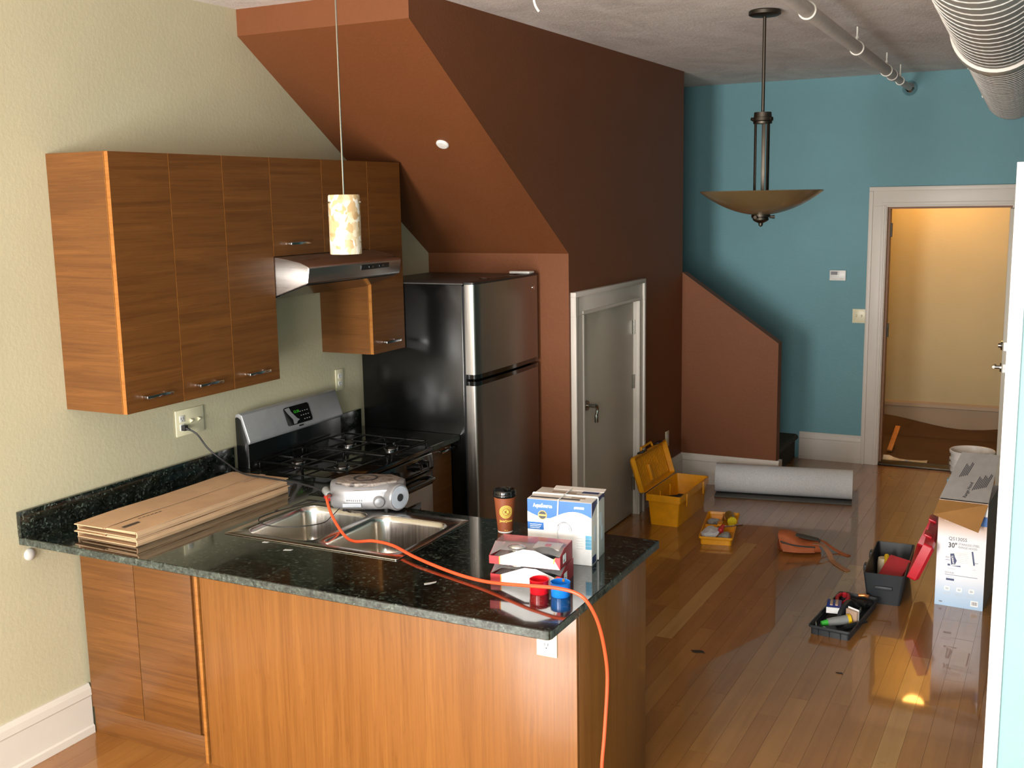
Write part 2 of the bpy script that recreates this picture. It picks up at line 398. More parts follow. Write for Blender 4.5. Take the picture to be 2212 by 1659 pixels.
def text_mesh(body, size, align='LEFT', extrude=0.0002, bold=0.0, sx=1.0):
    c = bpy.data.curves.new('t', 'FONT'); c.body = body; c.size = size; c.align_x = align; c.extrude = extrude; c.offset = bold; c.resolution_u = 2
    o = bpy.data.objects.new('t', c); col.objects.link(o)
    dg = bpy.context.evaluated_depsgraph_get(); dg.update()
    me = bpy.data.meshes.new_from_object(o.evaluated_get(dg))
    bpy.data.objects.remove(o); bpy.data.curves.remove(c)
    for v in me.vertices: v.co.x *= sx
    return me
def text(body, size, mat, parent, loc, rot, name='lettering', align='LEFT', bold=0.0, sx=1.0):
    me = text_mesh(body, size, align, 0.0002, bold, sx); me.name = name; me.materials.clear(); me.materials.append(MT[mat])
    o = bpy.data.objects.new(name, me); col.objects.link(o); o.parent = parent; o.location = loc; o.rotation_euler = rot
    return o
FRONT = (R(90), 0, 0)      # lettering standing upright, facing -y

# ------------------------------------------------------------------ room shell
# floor: dark subfloor with boards lying along y
floor = B().box(-0.1, 4.7, -5.5, 6.0, -0.06, -0.012).build('floor', 'subfloor')
struct(floor, 'glossy honey oak strip floor running towards the entry door', 'floor')
LEN = (0.75, 1.05, 1.35, 1.65); PW = 0.0838
meshes = {}
def plank_mesh(L):
    if L not in meshes:
        o = B().box(0, PW - 0.0008, 0, L - 0.0008, -0.012, 0).build('plank', 'floor_boards'); meshes[L] = o.data; bpy.data.objects.remove(o)
    return meshes[L]
rest = B(); nplank = 0
for i in range(56):
    x = -0.05 + i * PW
    y = -5.5 - random.random() * 1.2
    while y < 5.99:
        L = random.choice(LEN); y1 = y + L; yc = y + L / 2
        vis = (0.9 < x < 3.4 and y1 > -0.1 and y < 5.95) or (-0.05 <= x < 1.3 and y1 > -0.9 and y < 0.1)
        if y1 > 5.99 or y < -5.5 or not vis:
            rest.box(x, x + PW - 0.0008, max(y, -5.5), min(y1, 5.995) - 0.0008, -0.012, 0)
        else:
            p = bpy.data.objects.new('plank', plank_mesh(L)); col.objects.link(p); p.parent = floor; p.location = (x, y, 0); nplank += 1
        y = y1
print('PLANKS', nplank)
ro = rest.build('plank_field', 'floor_boards', floor); ro['kind'] = 'stuff'

struct(B().box(-0.1, 4.7, -5.5, 6.1, ZC, ZC + 0.1).build('ceiling', 'ceiling_plaster'), 'grey trowelled plaster ceiling', 'ceiling')
struct(B().box(-0.1, 0, -5.5, 6.1, 0, ZC).build('wall_left', 'cream_paint'), 'cream textured wall behind the kitchen cabinets', 'wall')
struct(B().prism([(0, 0), (DI0 - 0.02, 0), (DI0 - 0.02, DZ + 0.02), (DI1 + 0.02, DZ + 0.02), (DI1 + 0.02, 0), (4.6, 0), (4.6, ZC), (0, ZC)], 'y', YT, YT + 0.1).build('wall_far', 'teal_paint'), 'teal textured wall around the open entry door', 'wall')
struct(B().box(4.6, 4.7, -5.5, 6.1, 0, ZC).build('wall_right', 'teal_paint'), 'teal wall out of view on the right', 'wall')
# rear wall with one unseen window and a second added for fill light
WZ0, WZ1 = 0.25, 2.45
WINS = ((1.00, 2.20), (3.05, 4.35))
rw = B()
for a, b in ((0, 1.00), (2.20, 3.05), (4.35, 4.6)): rw.box(a, b, -5.5, -5.4, 0, ZC)
for a, b in WINS: rw.box(a, b, -5.5, -5.4, 0, WZ0).box(a, b, -5.5, -5.4, WZ1, ZC)
struct(rw.build('wall_rear', 'rear_paint'), 'cream wall with two windows behind the photographer', 'wall')
for k, (a, b) in enumerate(WINS):
    wn = sempty('window_%d' % (k + 1), ('white framed window behind the photographer nearer the kitchen', 'white framed window behind the photographer on the right')[k], 'window', (0, -5.45, 0))
    fr = B().box(a, a + 0.05, -0.04, 0.04, WZ0, WZ1).box(b - 0.05, b, -0.04, 0.04, WZ0, WZ1)
    for c, d in ((WZ0, WZ0 + 0.05), (WZ1 - 0.05, WZ1), (1.33, 1.37)): fr.box(a + 0.05, b - 0.05, -0.035, 0.035, c, d)
    fr.build('window_frame', 'white_trim', wn)
    for c, d in ((WZ0, 1.35), (1.35, WZ1)): B().box(a + 0.03, b - 0.03, -0.005, 0.0, c + 0.02, d - 0.02).build('pane', 'window_glass', wn)

# stair volume in rust paint
st = B().prism([(YB, ZB), (YB, ZC), (YE, ZC), (YE, 0), (3.915, 0), (3.915, 1.485), (2.975, 1.485), (2.975, 0), (YW, 0), (YW, ZW)], 'x', XS - 0.1, XS).build('wall_stair', 'rust_paint')
struct(st, 'tall rust brown side wall of the staircase with a small door', 'wall')
struct(B().box(0, XS - 0.1, YB, YB + 0.1, ZB, ZC).build('wall_bulkhead', 'rust_paint'), 'short rust bulkhead face under the ceiling', 'wall')
struct(B().prism([(YB, ZB), (YW, ZW), (YW, ZW + 0.12), (YB + 0.1, ZB + 0.05), (YB + 0.1, ZB)], 'x', 0, XS - 0.1).build('ceiling_slope', 'rust_paint'), 'sloping rust underside of the staircase above the refrigerator', 'ceiling')
struct(B().box(0, XS - 0.1, YW, YW + 0.1, 0, ZW + 0.1).build('wall_alcove', 'rust_paint'), 'rust wall beside the refrigerator', 'wall')
struct(B().prism([(XS, 0), (XK, 0), (XK, ZK2), (XS, ZK1)], 'y', YE, YE + 0.1).build('wall_knee', 'rust_paint'), 'rust half wall with a sloping top hiding the stair foot', 'wall')
# short partition at the right with white end trim
PX, PY, PZ = 3.366, 0.79, 2.244
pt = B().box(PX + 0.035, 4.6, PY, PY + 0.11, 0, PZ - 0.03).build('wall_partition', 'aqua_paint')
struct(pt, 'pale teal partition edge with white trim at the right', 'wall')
B().box(PX, PX + 0.043, PY - 0.012, PY + 0.122, 0, PZ).build('end_trim', 'post_white', pt, 0.002)
B().box(PX + 0.043, 4.6, PY - 0.006, PY + 0.116, PZ - 0.03, PZ - 0.005).build('cap', 'post_white', pt)

# baseboards
def bprof(h): return [(0, 0), (0.024, 0), (0.024, 0.03), (0.017, 0.036), (0.017, h - 0.055), (0.021, h - 0.048), (0.018, h - 0.02), (0.008, h), (0, h)]
def baseboard(name, axis, a, b, base, sign, h, label, mat='white_trim'):
    pr = bprof(h)
    if axis == 'y': o = B().prism([(base + sign * u, v) for u, v in pr], 'y', a, b)
    else: o = B().prism([(base + sign * u, v) for u, v in pr], 'x', a, b)
    return struct(o.build(name, mat), label, 'baseboard')
baseboard('baseboard_left', 'y', -5.4, -0.001, 0, 1, HB, 'tall white baseboard under the cream wall')
baseboard('baseboard_stair', 'y', 4.02, YE - 0.024, XS, 1, 0.225, 'white baseboard beside the small stair door')
bk = baseboard('baseboard_knee', 'x', XS, XK + 0.024, YE, -1, 0.225, 'white baseboard along the rust half wall')
B().box(XK, XK + 0.022, YE, YE + 0.1, 0, 0.215).build('end_return', 'white_trim', bk)
baseboard('baseboard_far', 'x', 1.60, DI0 - 0.136, YT, -1, 0.225, 'white baseboard between the stair foot and entry door')

# small closet door under the stair (in the wall facing +x)
d1 = sempty('door_1', 'small beige flush door under the staircase with a drooping lever', 'door', (XS, 0, 0))
O0, O1 = 2.985, 3.905
for a, b in ((2.835, O0), (O1, 4.015)):
    lowside = a < 3
    oa, ob = (a, a + 0.028) if lowside else (b - 0.028, b)
    B().box(0, 0.020, min(a, b) if not lowside else ob, oa if not lowside else b, 0, 1.475).build('casing', 'white_trim', d1, 0.001)
    B().box(0, 0.034, oa, ob, 0, 1.475).build('back_band', 'white_trim', d1, 0.001)
    ba = b - 0.022 if lowside else a + 0.006
    B().box(0.020, 0.027, ba, ba + 0.016, 0, 1.475).build('bead', 'white_trim', d1)
B().box(0, 0.020, 2.835, 4.015, 1.4752, 1.589).build('casing', 'white_trim', d1, 0.001)
B().box(0, 0.034, 2.835, 4.015, 1.5892, 1.617).build('back_band', 'white_trim', d1, 0.001)
for a in (2.835, 3.987): B().box(0.020, 0.034, a, a + 0.028, 1.4752, 1.589).build('back_band', 'white_trim', d1)
B().box(0.020, 0.027, O0 - 0.022, O1 + 0.022, 1.481, 1.497).build('bead', 'white_trim', d1)
B().box(-0.1, 0.0, O0 - 0.01, O0, 0, 1.485).box(-0.1, 0.0, O1, O1 + 0.01, 0, 1.485).box(-0.1, 0, O0 - 0.01, O1 + 0.01, 1.475, 1.485).build('jamb', 'white_trim', d1)
sl = B().box(-0.055, -0.015, O0 + 0.006, O1 - 0.006, 0.01, 1.469).build('slab', 'door_paint', d1, 0.002)
hd = B().cyl((-0.015, 3.09, 0.905), (-0.003, 3.09, 0.905), 0.033, 0.030, 24).cyl((-0.003, 3.09, 0.905), (0.045, 3.09, 0.905), 0.012, None, 16)
hd.tube(spline([(0.042, 3.088, 0.908), (0.047, 3.105, 0.905), (0.047, 3.118, 0.875), (0.045, 3.108, 0.838), (0.044, 3.112, 0.80)], 6), [0.011] * 8 + [0.010] * 9 + [0.012] * 8, 10)
hd.build('door_handle', 'nickel', d1, smooth=True)
for z in (1.30, 0.93, 0.22):
    B().box(-0.016, -0.010, O1 - 0.03, O1 - 0.002, z - 0.045, z + 0.045).cyl((-0.008, O1 - 0.004, z - 0.047), (-0.008, O1 - 0.004, z + 0.047), 0.006, None, 10).build('hinge', 'nickel', d1)

# entry door: casing in the teal wall, slab swung open into the room
d2 = sempty('door_2', 'entry doorway with white casing and cream door standing open', 'door', (0, YT, 0))
def casing_v(x0, x1, outer):
    B().box(x0, x1, -0.020, 0, 0, DZ + 0.005).build('casing', 'white_trim', d2, 0.001)
    o0, o1 = (x0, x0 + 0.03) if outer == 0 else (x1 - 0.03, x1)
    B().box(o0, o1, -0.034, -0.0202, 0, DZ + 0.121).build('back_band', 'white_trim', d2, 0.002)
    i0, i1 = (x1 - 0.035, x1 - 0.012) if outer == 0 else (x0 + 0.012, x0 + 0.035)
    B().box(i0, i1, -0.027, -0.0202, 0, DZ + 0.011).build('bead', 'white_trim', d2, 0.001)
casing_v(DI0 - 0.135, DI0 - 0.005, 0); casing_v(DI1 + 0.005, DI1 + 0.135, 1)
B().box(DI0 - 0.135, DI1 + 0.135, -0.020, 0, DZ + 0.0052, DZ + 0.154).build('casing', 'white_trim', d2, 0.001)
B().box(DI0 - 0.135, DI1 + 0.135, -0.034, -0.0202, DZ + 0.122, DZ + 0.154).build('back_band', 'white_trim', d2, 0.002)
B().box(DI0 - 0.04, DI1 + 0.04, -0.027, -0.0202, DZ + 0.012, DZ + 0.035).build('bead', 'white_trim', d2, 0.001)
B().box(DI0 - 0.02, DI0, -0.005, 0.13, 0, DZ + 0.02).box(DI1, DI1 + 0.02, -0.005, 0.13, 0, DZ + 0.02).box(DI0, DI1, -0.005, 0.13, DZ, DZ + 0.02).build('jamb', 'white_trim', d2)
B().box(DI0, DI0 + 0.016, 0.045, 0.13, 0.018, DZ - 0.016).box(DI1 - 0.016, DI1, 0.045, 0.13, 0.018, DZ - 0.016).box(DI0, DI1, 0.045, 0.13, DZ - 0.016, DZ).build('door_stop', 'jamb_brown', d2)
B().box(DI0, DI1, -0.02, 0.13, 0, 0.018).build('threshold', 'bronze', d2, 0.004)
B().box(DI1 + 0.028, DI1 + 0.072, -0.915, -0.03, 0.012, DZ - 0.01).build('slab', 'door_paint', d2, 0.002)
XD = DI1 + 0.028
lv = B().cyl((XD, -0.855, 0.965), (XD - 0.012, -0.855, 0.965), 0.032, None, 20).cyl((XD - 0.012, -0.855, 0.965), (XD - 0.058, -0.855, 0.965), 0.011, None, 12).tube([(XD - 0.052, -0.865, 0.965), (XD - 0.055, -0.80, 0.965), (XD - 0.052, -0.735, 0.962)], 0.010, 10)
lv.build('door_handle', 'nickel', d2, smooth=True)
B().cyl((XD, -0.855, 1.115), (XD - 0.014, -0.855, 1.115), 0.034, 0.030, 20).cyl((XD - 0.014, -0.855, 1.115), (XD - 0.03, -0.855, 1.115), 0.016, None, 14).build('deadbolt', 'nickel', d2, smooth=True)
for z, h in ((1.115, 0.028), (0.965, 0.028)):
    B().box(XD + 0.008, XD + 0.036, -0.9175, -0.914, z - h, z + h).box(XD + 0.015, XD + 0.029, -0.924, -0.917, z - 0.012, z + 0.012).build('latch_plate', 'chrome', d2)
for z in (1.87, 1.08):
    B().box(DI0 + 0.016, DI0 + 0.019, 0.06, 0.095, z - 0.05, z + 0.05).cyl((DI0 + 0.022, 0.1, z - 0.055), (DI0 + 0.022, 0.1, z + 0.055), 0.007, None, 10).build('hinge', 'bronze', d2)

# hallway beyond
HY = 7.5
struct(B().box(1.3, 4.2, YT + 0.1, HY + 0.1, -0.06, -0.001).build('floor_hall', 'hall_floor_paper'), 'brown paper covered hallway floor beyond the doorway', 'floor')
struct(B().box(1.3, 4.2, HY, HY + 0.1, 0, 2.7).build('wall_hall', 'hall_paint'), 'warm lit cream hallway wall', 'wall')
struct(B().box(1.3, 1.4, YT + 0.1, HY, 0, 2.7).build('wall_hall_left', 'hall_paint'), 'left end of the hallway', 'wall')
struct(B().box(4.1, 4.2, YT + 0.1, HY, 0, 2.7).build('wall_hall_right', 'hall_paint'), 'right end of the hallway', 'wall')
struct(B().box(1.3, 4.2, YT + 0.1, HY + 0.1, 2.7, 2.8).build('ceiling_hall', 'rear_paint'), 'hallway ceiling', 'ceiling')
baseboard('baseboard_hall', 'x', 1.4, 4.1, HY, -1, 0.27, 'taupe baseboard along the hallway wall', 'hall_trim')

# ------------------------------------------------------------------ kitchen furniture
def bar_handle(parent, y0, y1, x, z):
    # flat bar pull with two posts, on a face looking towards +x
    b = B().box(x + 0.020, x + 0.032, y0, y1, z - 0.006, z + 0.006)
    for y in (y0 + 0.006, y1 - 0.018): b.box(x, x + 0.022, y, y + 0.012, z - 0.005, z + 0.005)
    return b.build('handle', 'chrome', parent, 0.001)
def wall_cabinet(y0, y1, z0, z1, doors, label):
    t = thing('wall_cabinet', label, 'cabinet', (0, y0, z0), 0, 'wood wall cabinets over the worktop')
    h = z1 - z0; w = y1 - y0
    B().box(0.001, 0.304, 0.0008, w - 0.0008, 0, h).build('body', 'wood_horizontal', t)
    B().box(0.304, 0.3055, 0.0008, w - 0.0008, 0, h).build('face_edge', 'wood_edge', t)
    n = len(doors)
    for i, (ha, hb) in enumerate(doors):
        a = w * i / n + 0.0016; b = w * (i + 1) / n - 0.0016
        d = B().box(0.308, 0.3274, a, b, 0.001, h - 0.001)
        d.bm.faces.ensure_lookup_table()
        for f in d.bm.faces:
            f.normal_update()
            if abs(f.normal.y) > 0.9: f.material_index = 1
        d = d.build('door', ['wood_horizontal', 'wood_edge'], t)
        bar_handle(d, ha - y0, hb - y0, 0.3274, 0.055)
    return t
wall_cabinet(U0, U1, ZU0, ZU1, [(0.095, 0.235)], 'leftmost tall wood wall cabinet with one door and exposed side')
wall_cabinet(U1, U3, ZU0, ZU1, [(0.39, 0.53), (0.70, 0.84)], 'tall two door wood wall cabinet left of the range hood')
wall_cabinet(U3, U5, ZS, ZU1, [(1.03, 1.175), (1.40, 1.54)], 'short two door wood wall cabinet directly above the range hood')
wall_cabinet(U5, U6, ZR, ZU1, [(1.78, 1.92)], 'narrow tall wood wall cabinet between range hood and refrigerator')

# range hood
h = thing('range_hood', 'stainless range hood under the short wall cabinet', 'range hood', (0, U3 + 0.004, 0))
hw = U5 - U3 - 0.008
prof = [(0.002, ZS - 0.002), (0.33, ZS - 0.002), (0.40, ZS - 0.012), (0.47, ZS - 0.026), (0.512, ZS - 0.043), (0.518, ZS - 0.052), (0.508, 1.806), (0.50, 1.80), (0.30, 1.735), (0.002, 1.735)]
B().prism(prof, 'y', 0, hw).build('shell', 'steel_brushed', h, 0.003)
B().prism([(0.03, 1.730), (0.302, 1.7305), (0.492, 1.793), (0.49, 1.797), (0.30, 1.7345), (0.03, 1.7345)], 'y', 0.012, hw - 0.012).build('underside', 'black_enamel', h)
B().prism([(0.512, 1.838), (0.5185, 1.838), (0.5215, 1.862), (0.514, 1.862)], 'y', 0.40, 0.64).build('control_strip', 'black_plastic', h, 0.001)
for k in range(2): B().box(0.518, 0.525, 0.46 + k * 0.09, 0.50 + k * 0.09, 1.845, 1.856).build('rocker_switch', 'black_gloss', h, 0.001)

# gas range
g = thing('gas_range', 'black and stainless gas range between the worktops', 'range', (0, 0.952, 0))
gw = 0.742
B().box(0.03, 0.635, 0, gw, 0.06, 0.893).build('body', 'black_enamel', g)
B().box(0.05, 0.6, 0.02, gw - 0.02, 0, 0.06).build('plinth', 'black_plastic', g)
ck = B().box(0.10, 0.672, 0.0, gw, 0.893, 0.917)
ck.build('cooktop', 'black_gloss', g, 0.006)
B().prism([(0.03, 0.9), (0.03, 1.155), (0.045, 1.165), (0.07, 1.15), (0.105, 1.035), (0.105, 0.917), (0.11, 0.9)], 'y', 0, gw).build('backguard', 'black_enamel', g, 0.004)
sp = B().prism([(0.032, 1.160), (0.040, 1.176), (0.058, 1.180), (0.076, 1.172), (0.118, 1.048), (0.116, 1.036), (0.104, 1.032), (0.066, 1.150), (0.05, 1.160)], 'y', -0.003, gw + 0.003)
sp.build('control_panel', 'panel_silver', g, 0.004)
# display tilted on the sloping control panel
va = Vector((0.076, 0, 1.172)); vb = Vector((0.118, 0, 1.048)); vz = (va - vb).normalized(); vy = Vector((0, 1, 0)); vn = vy.cross(vz)
cen = (va + vb) / 2 + vn * 0.0012
DM = Matrix(((vy.x, vz.x, vn.x, cen.x), (vy.y, vz.y, vn.y, cen.y + 0.39), (vy.z, vz.z, vn.z, cen.z), (0, 0, 0, 1)))
ds = B().plate(rrect(-0.10, 0.10, -0.048, 0.046, 0.014), [], 0, 0.002).xf(DM).build('display', 'dark_glass', g)
B().plate([(-0.092, 0.040), (-0.055, 0.042), (-0.05, 0.02), (-0.018, -0.018), (0.0, -0.028), (-0.02, -0.034), (-0.03, -0.044), (-0.052, -0.044), (-0.05, -0.02), (-0.075, 0.012)], [], 0.002, 0.0026).xf(DM).build('swoosh', 'panel_silver', ds)
dg = text_mesh('12:30', 0.020); dg.transform(DM @ Matrix.Translation((-0.032, 0.008, 0.0024))); dg.materials.clear(); dg.materials.append(MT['green_digit'])
o = bpy.data.objects.new('digits', dg); col.objects.link(o); o.parent = ds
bt = B()
for i in range(4):
    for j in range(3):
        if i + j > 0: bt.box(0.02 + i * 0.019 - 0.004, 0.02 + i * 0.019 + 0.004, -0.034 + j * 0.021, -0.030 + j * 0.021, 0.002, 0.0026)
bt.xf(DM).build('keypad_marks', 'grey_mark', ds)
B().plate(rrect(-0.018, 0.018, -0.062, -0.055, 0.003), [], 0, 0.0012).xf(DM).build('badge', 'bronze', g)
B().prism([(0.600, 0.80), (0.668, 0.80), (0.676, 0.815), (0.668, 0.885), (0.655, 0.892), (0.600, 0.892)], 'y', 0.0, gw).build('front_panel', 'black_gloss', g, 0.004)
for y in (0.10, 0.17, 0.37, 0.57, 0.64):
    kn = B().cyl((0.672, y, 0.848), (0.682, y, 0.849), 0.024, None, 18).cyl((0.682, y, 0.849), (0.706, y, 0.851), 0.018, 0.015, 16).box(0.684, 0.709, y - 0.003, y + 0.003, 0.835, 0.867)
    kn.build('knob', 'black_gloss', g, smooth=True)
B().box(0.637, 0.668, 0.005, gw - 0.005, 0.22, 0.725).build('oven_door', 'steel_brushed', g, 0.004)
B().box(0.637, 0.671, 0.005, gw - 0.005, 0.727, 0.795).build('door_band', 'black_gloss', g, 0.004)
B().box(0.6685, 0.671, 0.13, gw - 0.13, 0.34, 0.66).build('oven_window', 'dark_glass', g, 0.0005)
B().tube([(0.668, 0.05, 0.765), (0.705, 0.06, 0.765), (0.712, 0.12, 0.765), (0.712, gw - 0.12, 0.765), (0.705, gw - 0.06, 0.765), (0.668, gw - 0.05, 0.765)], 0.012, 12).build('oven_handle', 'black_gloss', g, smooth=True)
B().box(0.637, 0.668, 0.005, gw - 0.005, 0.07, 0.215).build('drawer', 'steel_brushed', g, 0.004)
for bx in (0.27, 0.525):
    for by in (0.155, 0.575):
        c = (bx, by, 0.917)
        bn = B().lathe([(0.060, 0), (0.058, 0.004), (0.042, 0.006)], 28, c, 0).lathe([(0.036, 0.004), (0.038, 0.016), (0.036, 0.019)], 28, c, 1).lathe([(0.038, 0.019), (0.040, 0.023), (0.036, 0.028), (0.006, 0.030)], 28, c, 2)
        bn.build('burner', ['black_enamel', 'chrome', 'cast_iron'], g, smooth=True)
for y0, y1 in ((0.02, 0.36), (gw - 0.36, gw - 0.02)):
    gr = B(); zt = 0.954
    def bar(x0, x1, ya, yb): gr.box(x0, x1, ya, yb, zt - 0.008, zt)
    bar(0.135, 0.655, y0, y0 + 0.011); bar(0.135, 0.655, y1 - 0.011, y1)
    bar(0.135, 0.146, y0, y1); bar(0.644, 0.655, y0, y1); bar(0.392, 0.403, y0, y1)
    ym = 0.155 if y0 < 0.1 else 0.575
    for bx in (0.27, 0.525):
        bar(bx - 0.115, bx - 0.032, ym - 0.005, ym + 0.005); bar(bx + 0.032, bx + 0.115, ym - 0.005, ym + 0.005)
        bar(bx - 0.005, bx + 0.005, y0, ym - 0.032); bar(bx - 0.005, bx + 0.005, ym + 0.032, y1)
        for sx_, sy_ in ((-0.032, 0), (0.026, 0), (0, -0.032), (0, 0.026)):
            gr.box(bx + sx_ - 0.003 if sx_ == 0 else bx + sx_, bx + sx_ + 0.003 if sx_ == 0 else bx + sx_ + 0.006, ym + sy_ - 0.003 if sy_ == 0 else ym + sy_, ym + sy_ + 0.003 if sy_ == 0 else ym + sy_ + 0.006, zt - 0.022, zt)
    for fx in (0.14, 0.39, 0.645):
        for fy in (y0, y1 - 0.011): gr.box(fx, fx + 0.010, fy, fy + 0.011, 0.917, zt - 0.008)
    gr.build('grate', 'cast_iron', g, 0.0015)

# refrigerator
f = thing('refrigerator', 'top freezer refrigerator with black sides and stainless doors', 'refrigerator', (0, F0, 0))
fw = F1 - F0
B().box(0.035, 0.685, 0, fw, 0.03, ZF - 0.012).build('body', 'fridge_black', f, 0.004)
B().box(0.035, 0.690, 0.002, fw - 0.002, ZF - 0.014, ZF - 0.006).build('top_panel', 'fridge_top', f, 0.003)
B().box(0.06, 0.66, 0.03, fw - 0.03, 0, 0.03).build('base_grille', 'black_plastic', f)
B().box(0.685, 0.697, 0.004, fw - 0.004, 0.10, ZF - 0.02).build('gasket', 'rubber_black', f)
def curved_door(z0, z1):
    n = 14; poly = [(0.698, 0.0), (0.744, 0.0), (0.752, 0.003), (0.757, 0.010)]
    for i in range(n + 1):
        y = 0.018 + (fw - 0.036) * i / n; t = (y / fw - 0.5) * 2
        poly.append((0.760 + 0.010 * (1 - t * t), y))
    poly += [(0.757, fw - 0.010), (0.752, fw - 0.003), (0.744, fw), (0.698, fw)]
    return B().plate(poly, [], z0, z1)
fz = curved_door(1.245, ZF - 0.012).build('freezer_door', 'steel_vertical', f, smooth=True)
ld = curved_door(0.10, 1.185).build('fridge_door', 'steel_vertical', f, smooth=True)
curved_door(ZF - 0.012, ZF - 0.001).build('top_cap', 'black_plastic', f, smooth=True)
curved_door(1.222, 1.245).build('freezer_handle', 'black_gloss', f, smooth=True)
curved_door(1.185, 1.208).build('door_handle', 'black_gloss', f, smooth=True)
B().cyl((0.763, fw - 0.075, 1.655), (0.7665, fw - 0.075, 1.655), 0.012, None, 20).build('emblem', 'chrome', f)
B().box(0.62, 0.75, fw - 0.10, fw - 0.03, ZF, ZF + 0.014).build('hinge_cover', 'white_plastic', f, 0.004)
B().cyl((0.665, 0.03, 1.2), (0.73, 0.03, 1.2), 0.012, None, 10).build('hinge', 'chrome', f)
tag(B().tube([(0.03 * math.cos(t * 0.42), 0.022 * math.sin(t * 0.42), 0.003 + 0.001 * math.sin(t)) for t in range(16)], 0.003, 6).build('wire_ring', 'nickel', smooth=True), 'small loop of wire lying on top of the refrigerator', 'wire', None, (0.655, 2.32, ZF - 0.004))

# base cabinets
def panel(name, t, x0, x1, y0, y1, z0, z1, m, bv=0.001): return B().box(x0, x1, y0, y1, z0, z1).build(name, m, t, bv)
bc = thing('base_cabinet', 'two door wood base cabinet next to the cream wall facing the camera', 'cabinet', (0.02, 0, 0))
panel('door', bc, -0.002, 0.2875, 0.0, 0.019, 0.112, 0.884, 'wood_horizontal')
panel('door', bc, 0.2905, 0.585, 0.0, 0.019, 0.112, 0.884, 'wood_horizontal')
panel('toe_board', bc, 0.004, 0.607, 0.003, 0.02, 0.0, 0.110, 'wood_horizontal')
panel('filler', bc, 0.586, 0.606, 0.010, 0.020, 0.112, 0.884, 'wood_horizontal')
panel('body', bc, 0.0, 0.56, 0.021, 0.940, 0.10, 0.70, 'wood_horizontal')
panel('body_back', bc, 0.0, 0.56, 0.021, 0.04, 0.70, 0.884, 'wood_horizontal')
panel('body_rear', bc, 0.0, 0.56, 0.90, 0.94, 0.70, 0.884, 'wood_horizontal')
panel('stile', bc, 0.607, 0.6215, -0.003, 0.02, 0.0, 0.884, 'wood_edge')
pc = thing('peninsula_cabinet', 'wood clad peninsula with large plain panel and end panel', 'cabinet', (0.65, 0, 0))
panel('back_panel', pc, 0.002, W - 0.65 - 0.0005, 0.0, 0.019, 0.0, 0.884, 'wood_vertical')
panel('end_panel', pc, W - 0.65 - 0.02, W - 0.65, 0.0195, PD, 0.0, 0.884, 'wood_vertical')
panel('front_panel', pc, 0.002, W - 0.65 - 0.021, PD - 0.02, PD, 0.1, 0.884, 'wood_horizontal')
panel('floor_board', pc, 0.002, W - 0.65 - 0.021, 0.02, PD - 0.021, 0.08, 0.1, 'wood_horizontal')
rc = thing('base_cabinet', 'narrow wood base cabinet squeezed between range and refrigerator', 'cabinet', (0, 1.70, 0))
B().box(0.02, 0.58, 0, 0.30, 0.1, 0.884).build('body', 'wood_horizontal', rc)
B().box(0.02, 0.53, 0.003, 0.297, 0, 0.1).build('plinth', 'black_plastic', rc)
dd = B().box(0.582, 0.601, 0.002, 0.298, 0.105, 0.875).build('door', 'wood_horizontal', rc, 0.001)
B().box(0.621, 0.633, 0.15, 0.29, 0.842, 0.854).box(0.601, 0.623, 0.156, 0.168, 0.843, 0.853).box(0.601, 0.623, 0.272, 0.284, 0.843, 0.853).build('handle', 'chrome', dd, 0.001)

# worktops
def worktop(outer, holes, label, splash, group=None):
    t = thing('countertop', label, 'countertop', (0, 0, CT - 0.03))
    s_ = B().plate(outer, holes, 0, 0.03, 0, 1); s_.build('slab', ['granite', 'granite_edge'], t, 0.0025, seg=1)
    y0, y1 = splash
    b = B().box(0.0005, 0.02, y0, y1, 0.0302, 0.13).build('backsplash', 'granite', t, 0.0015)
    return t
SX0, SX1, SY0, SY1 = 0.725, 1.465, 0.115, 0.595
worktop([(0.0005, -FO), (RO - 0.016, -FO), (RO - 0.005, -FO + 0.005), (RO, -FO + 0.016), (RO, PD + 0.053), (0.655, PD + 0.053), (0.655, 0.948), (0.0005, 0.948)], [[(SX0, SY0), (SX0, SY1), (SX1, SY1), (SX1, SY0)]], 'L shaped black green granite worktop with sink on the peninsula', (-FO, 0.947))
worktop([(0.0005, 1.698), (0.655, 1.698), (0.655, 2.004), (0.0005, 2.004)], [], 'small black granite worktop beside the refrigerator', (1.70, 2.003))

# sink
sk = thing('kitchen_sink', 'stainless double bowl drop in sink in the peninsula', 'sink', (0, 0, CT))
bowls = [(0.757, 1.082, 0.135, 0.545), (1.112, 1.452, 0.135, 0.545)]
outer = rrect(0.705, 1.487, 0.093, 0.617, 0.008, 3); holes = [rrect(a, b, c, d, 0.06, 7) for a, b, c, d in bowls]
B().plate(outer, holes, 0.0005, 0.0045).build('rim', 'steel_sink', sk, 0.0015)
for a, b, c, d in bowls:
    rg = []
    for ins, z, r in ((-0.004, 0.0046, 0.062), (0.0, 0.001, 0.06), (0.004, -0.02, 0.06), (0.010, -0.12, 0.06), (0.018, -0.155, 0.055), (0.034, -0.172, 0.05), (0.06, -0.178, 0.04)):
        rg.append([(x, y, z) for x, y in rrect(a + ins, b - ins, c + ins, d - ins, r, 7)])
    bb = B().rings(rg, False, True)
    bo = bb.build('bowl', 'steel_sink', sk, smooth=True, angle=60)
    mx, my = (a + b) / 2, (c + d) / 2
    B().lathe([(0.045, -0.1775), (0.044, -0.1755), (0.036, -0.1755), (0.033, -0.182), (0.006, -0.182)], 24, (mx, my, 0), 0, False, True).build('drain', 'chrome', bo, smooth=True)

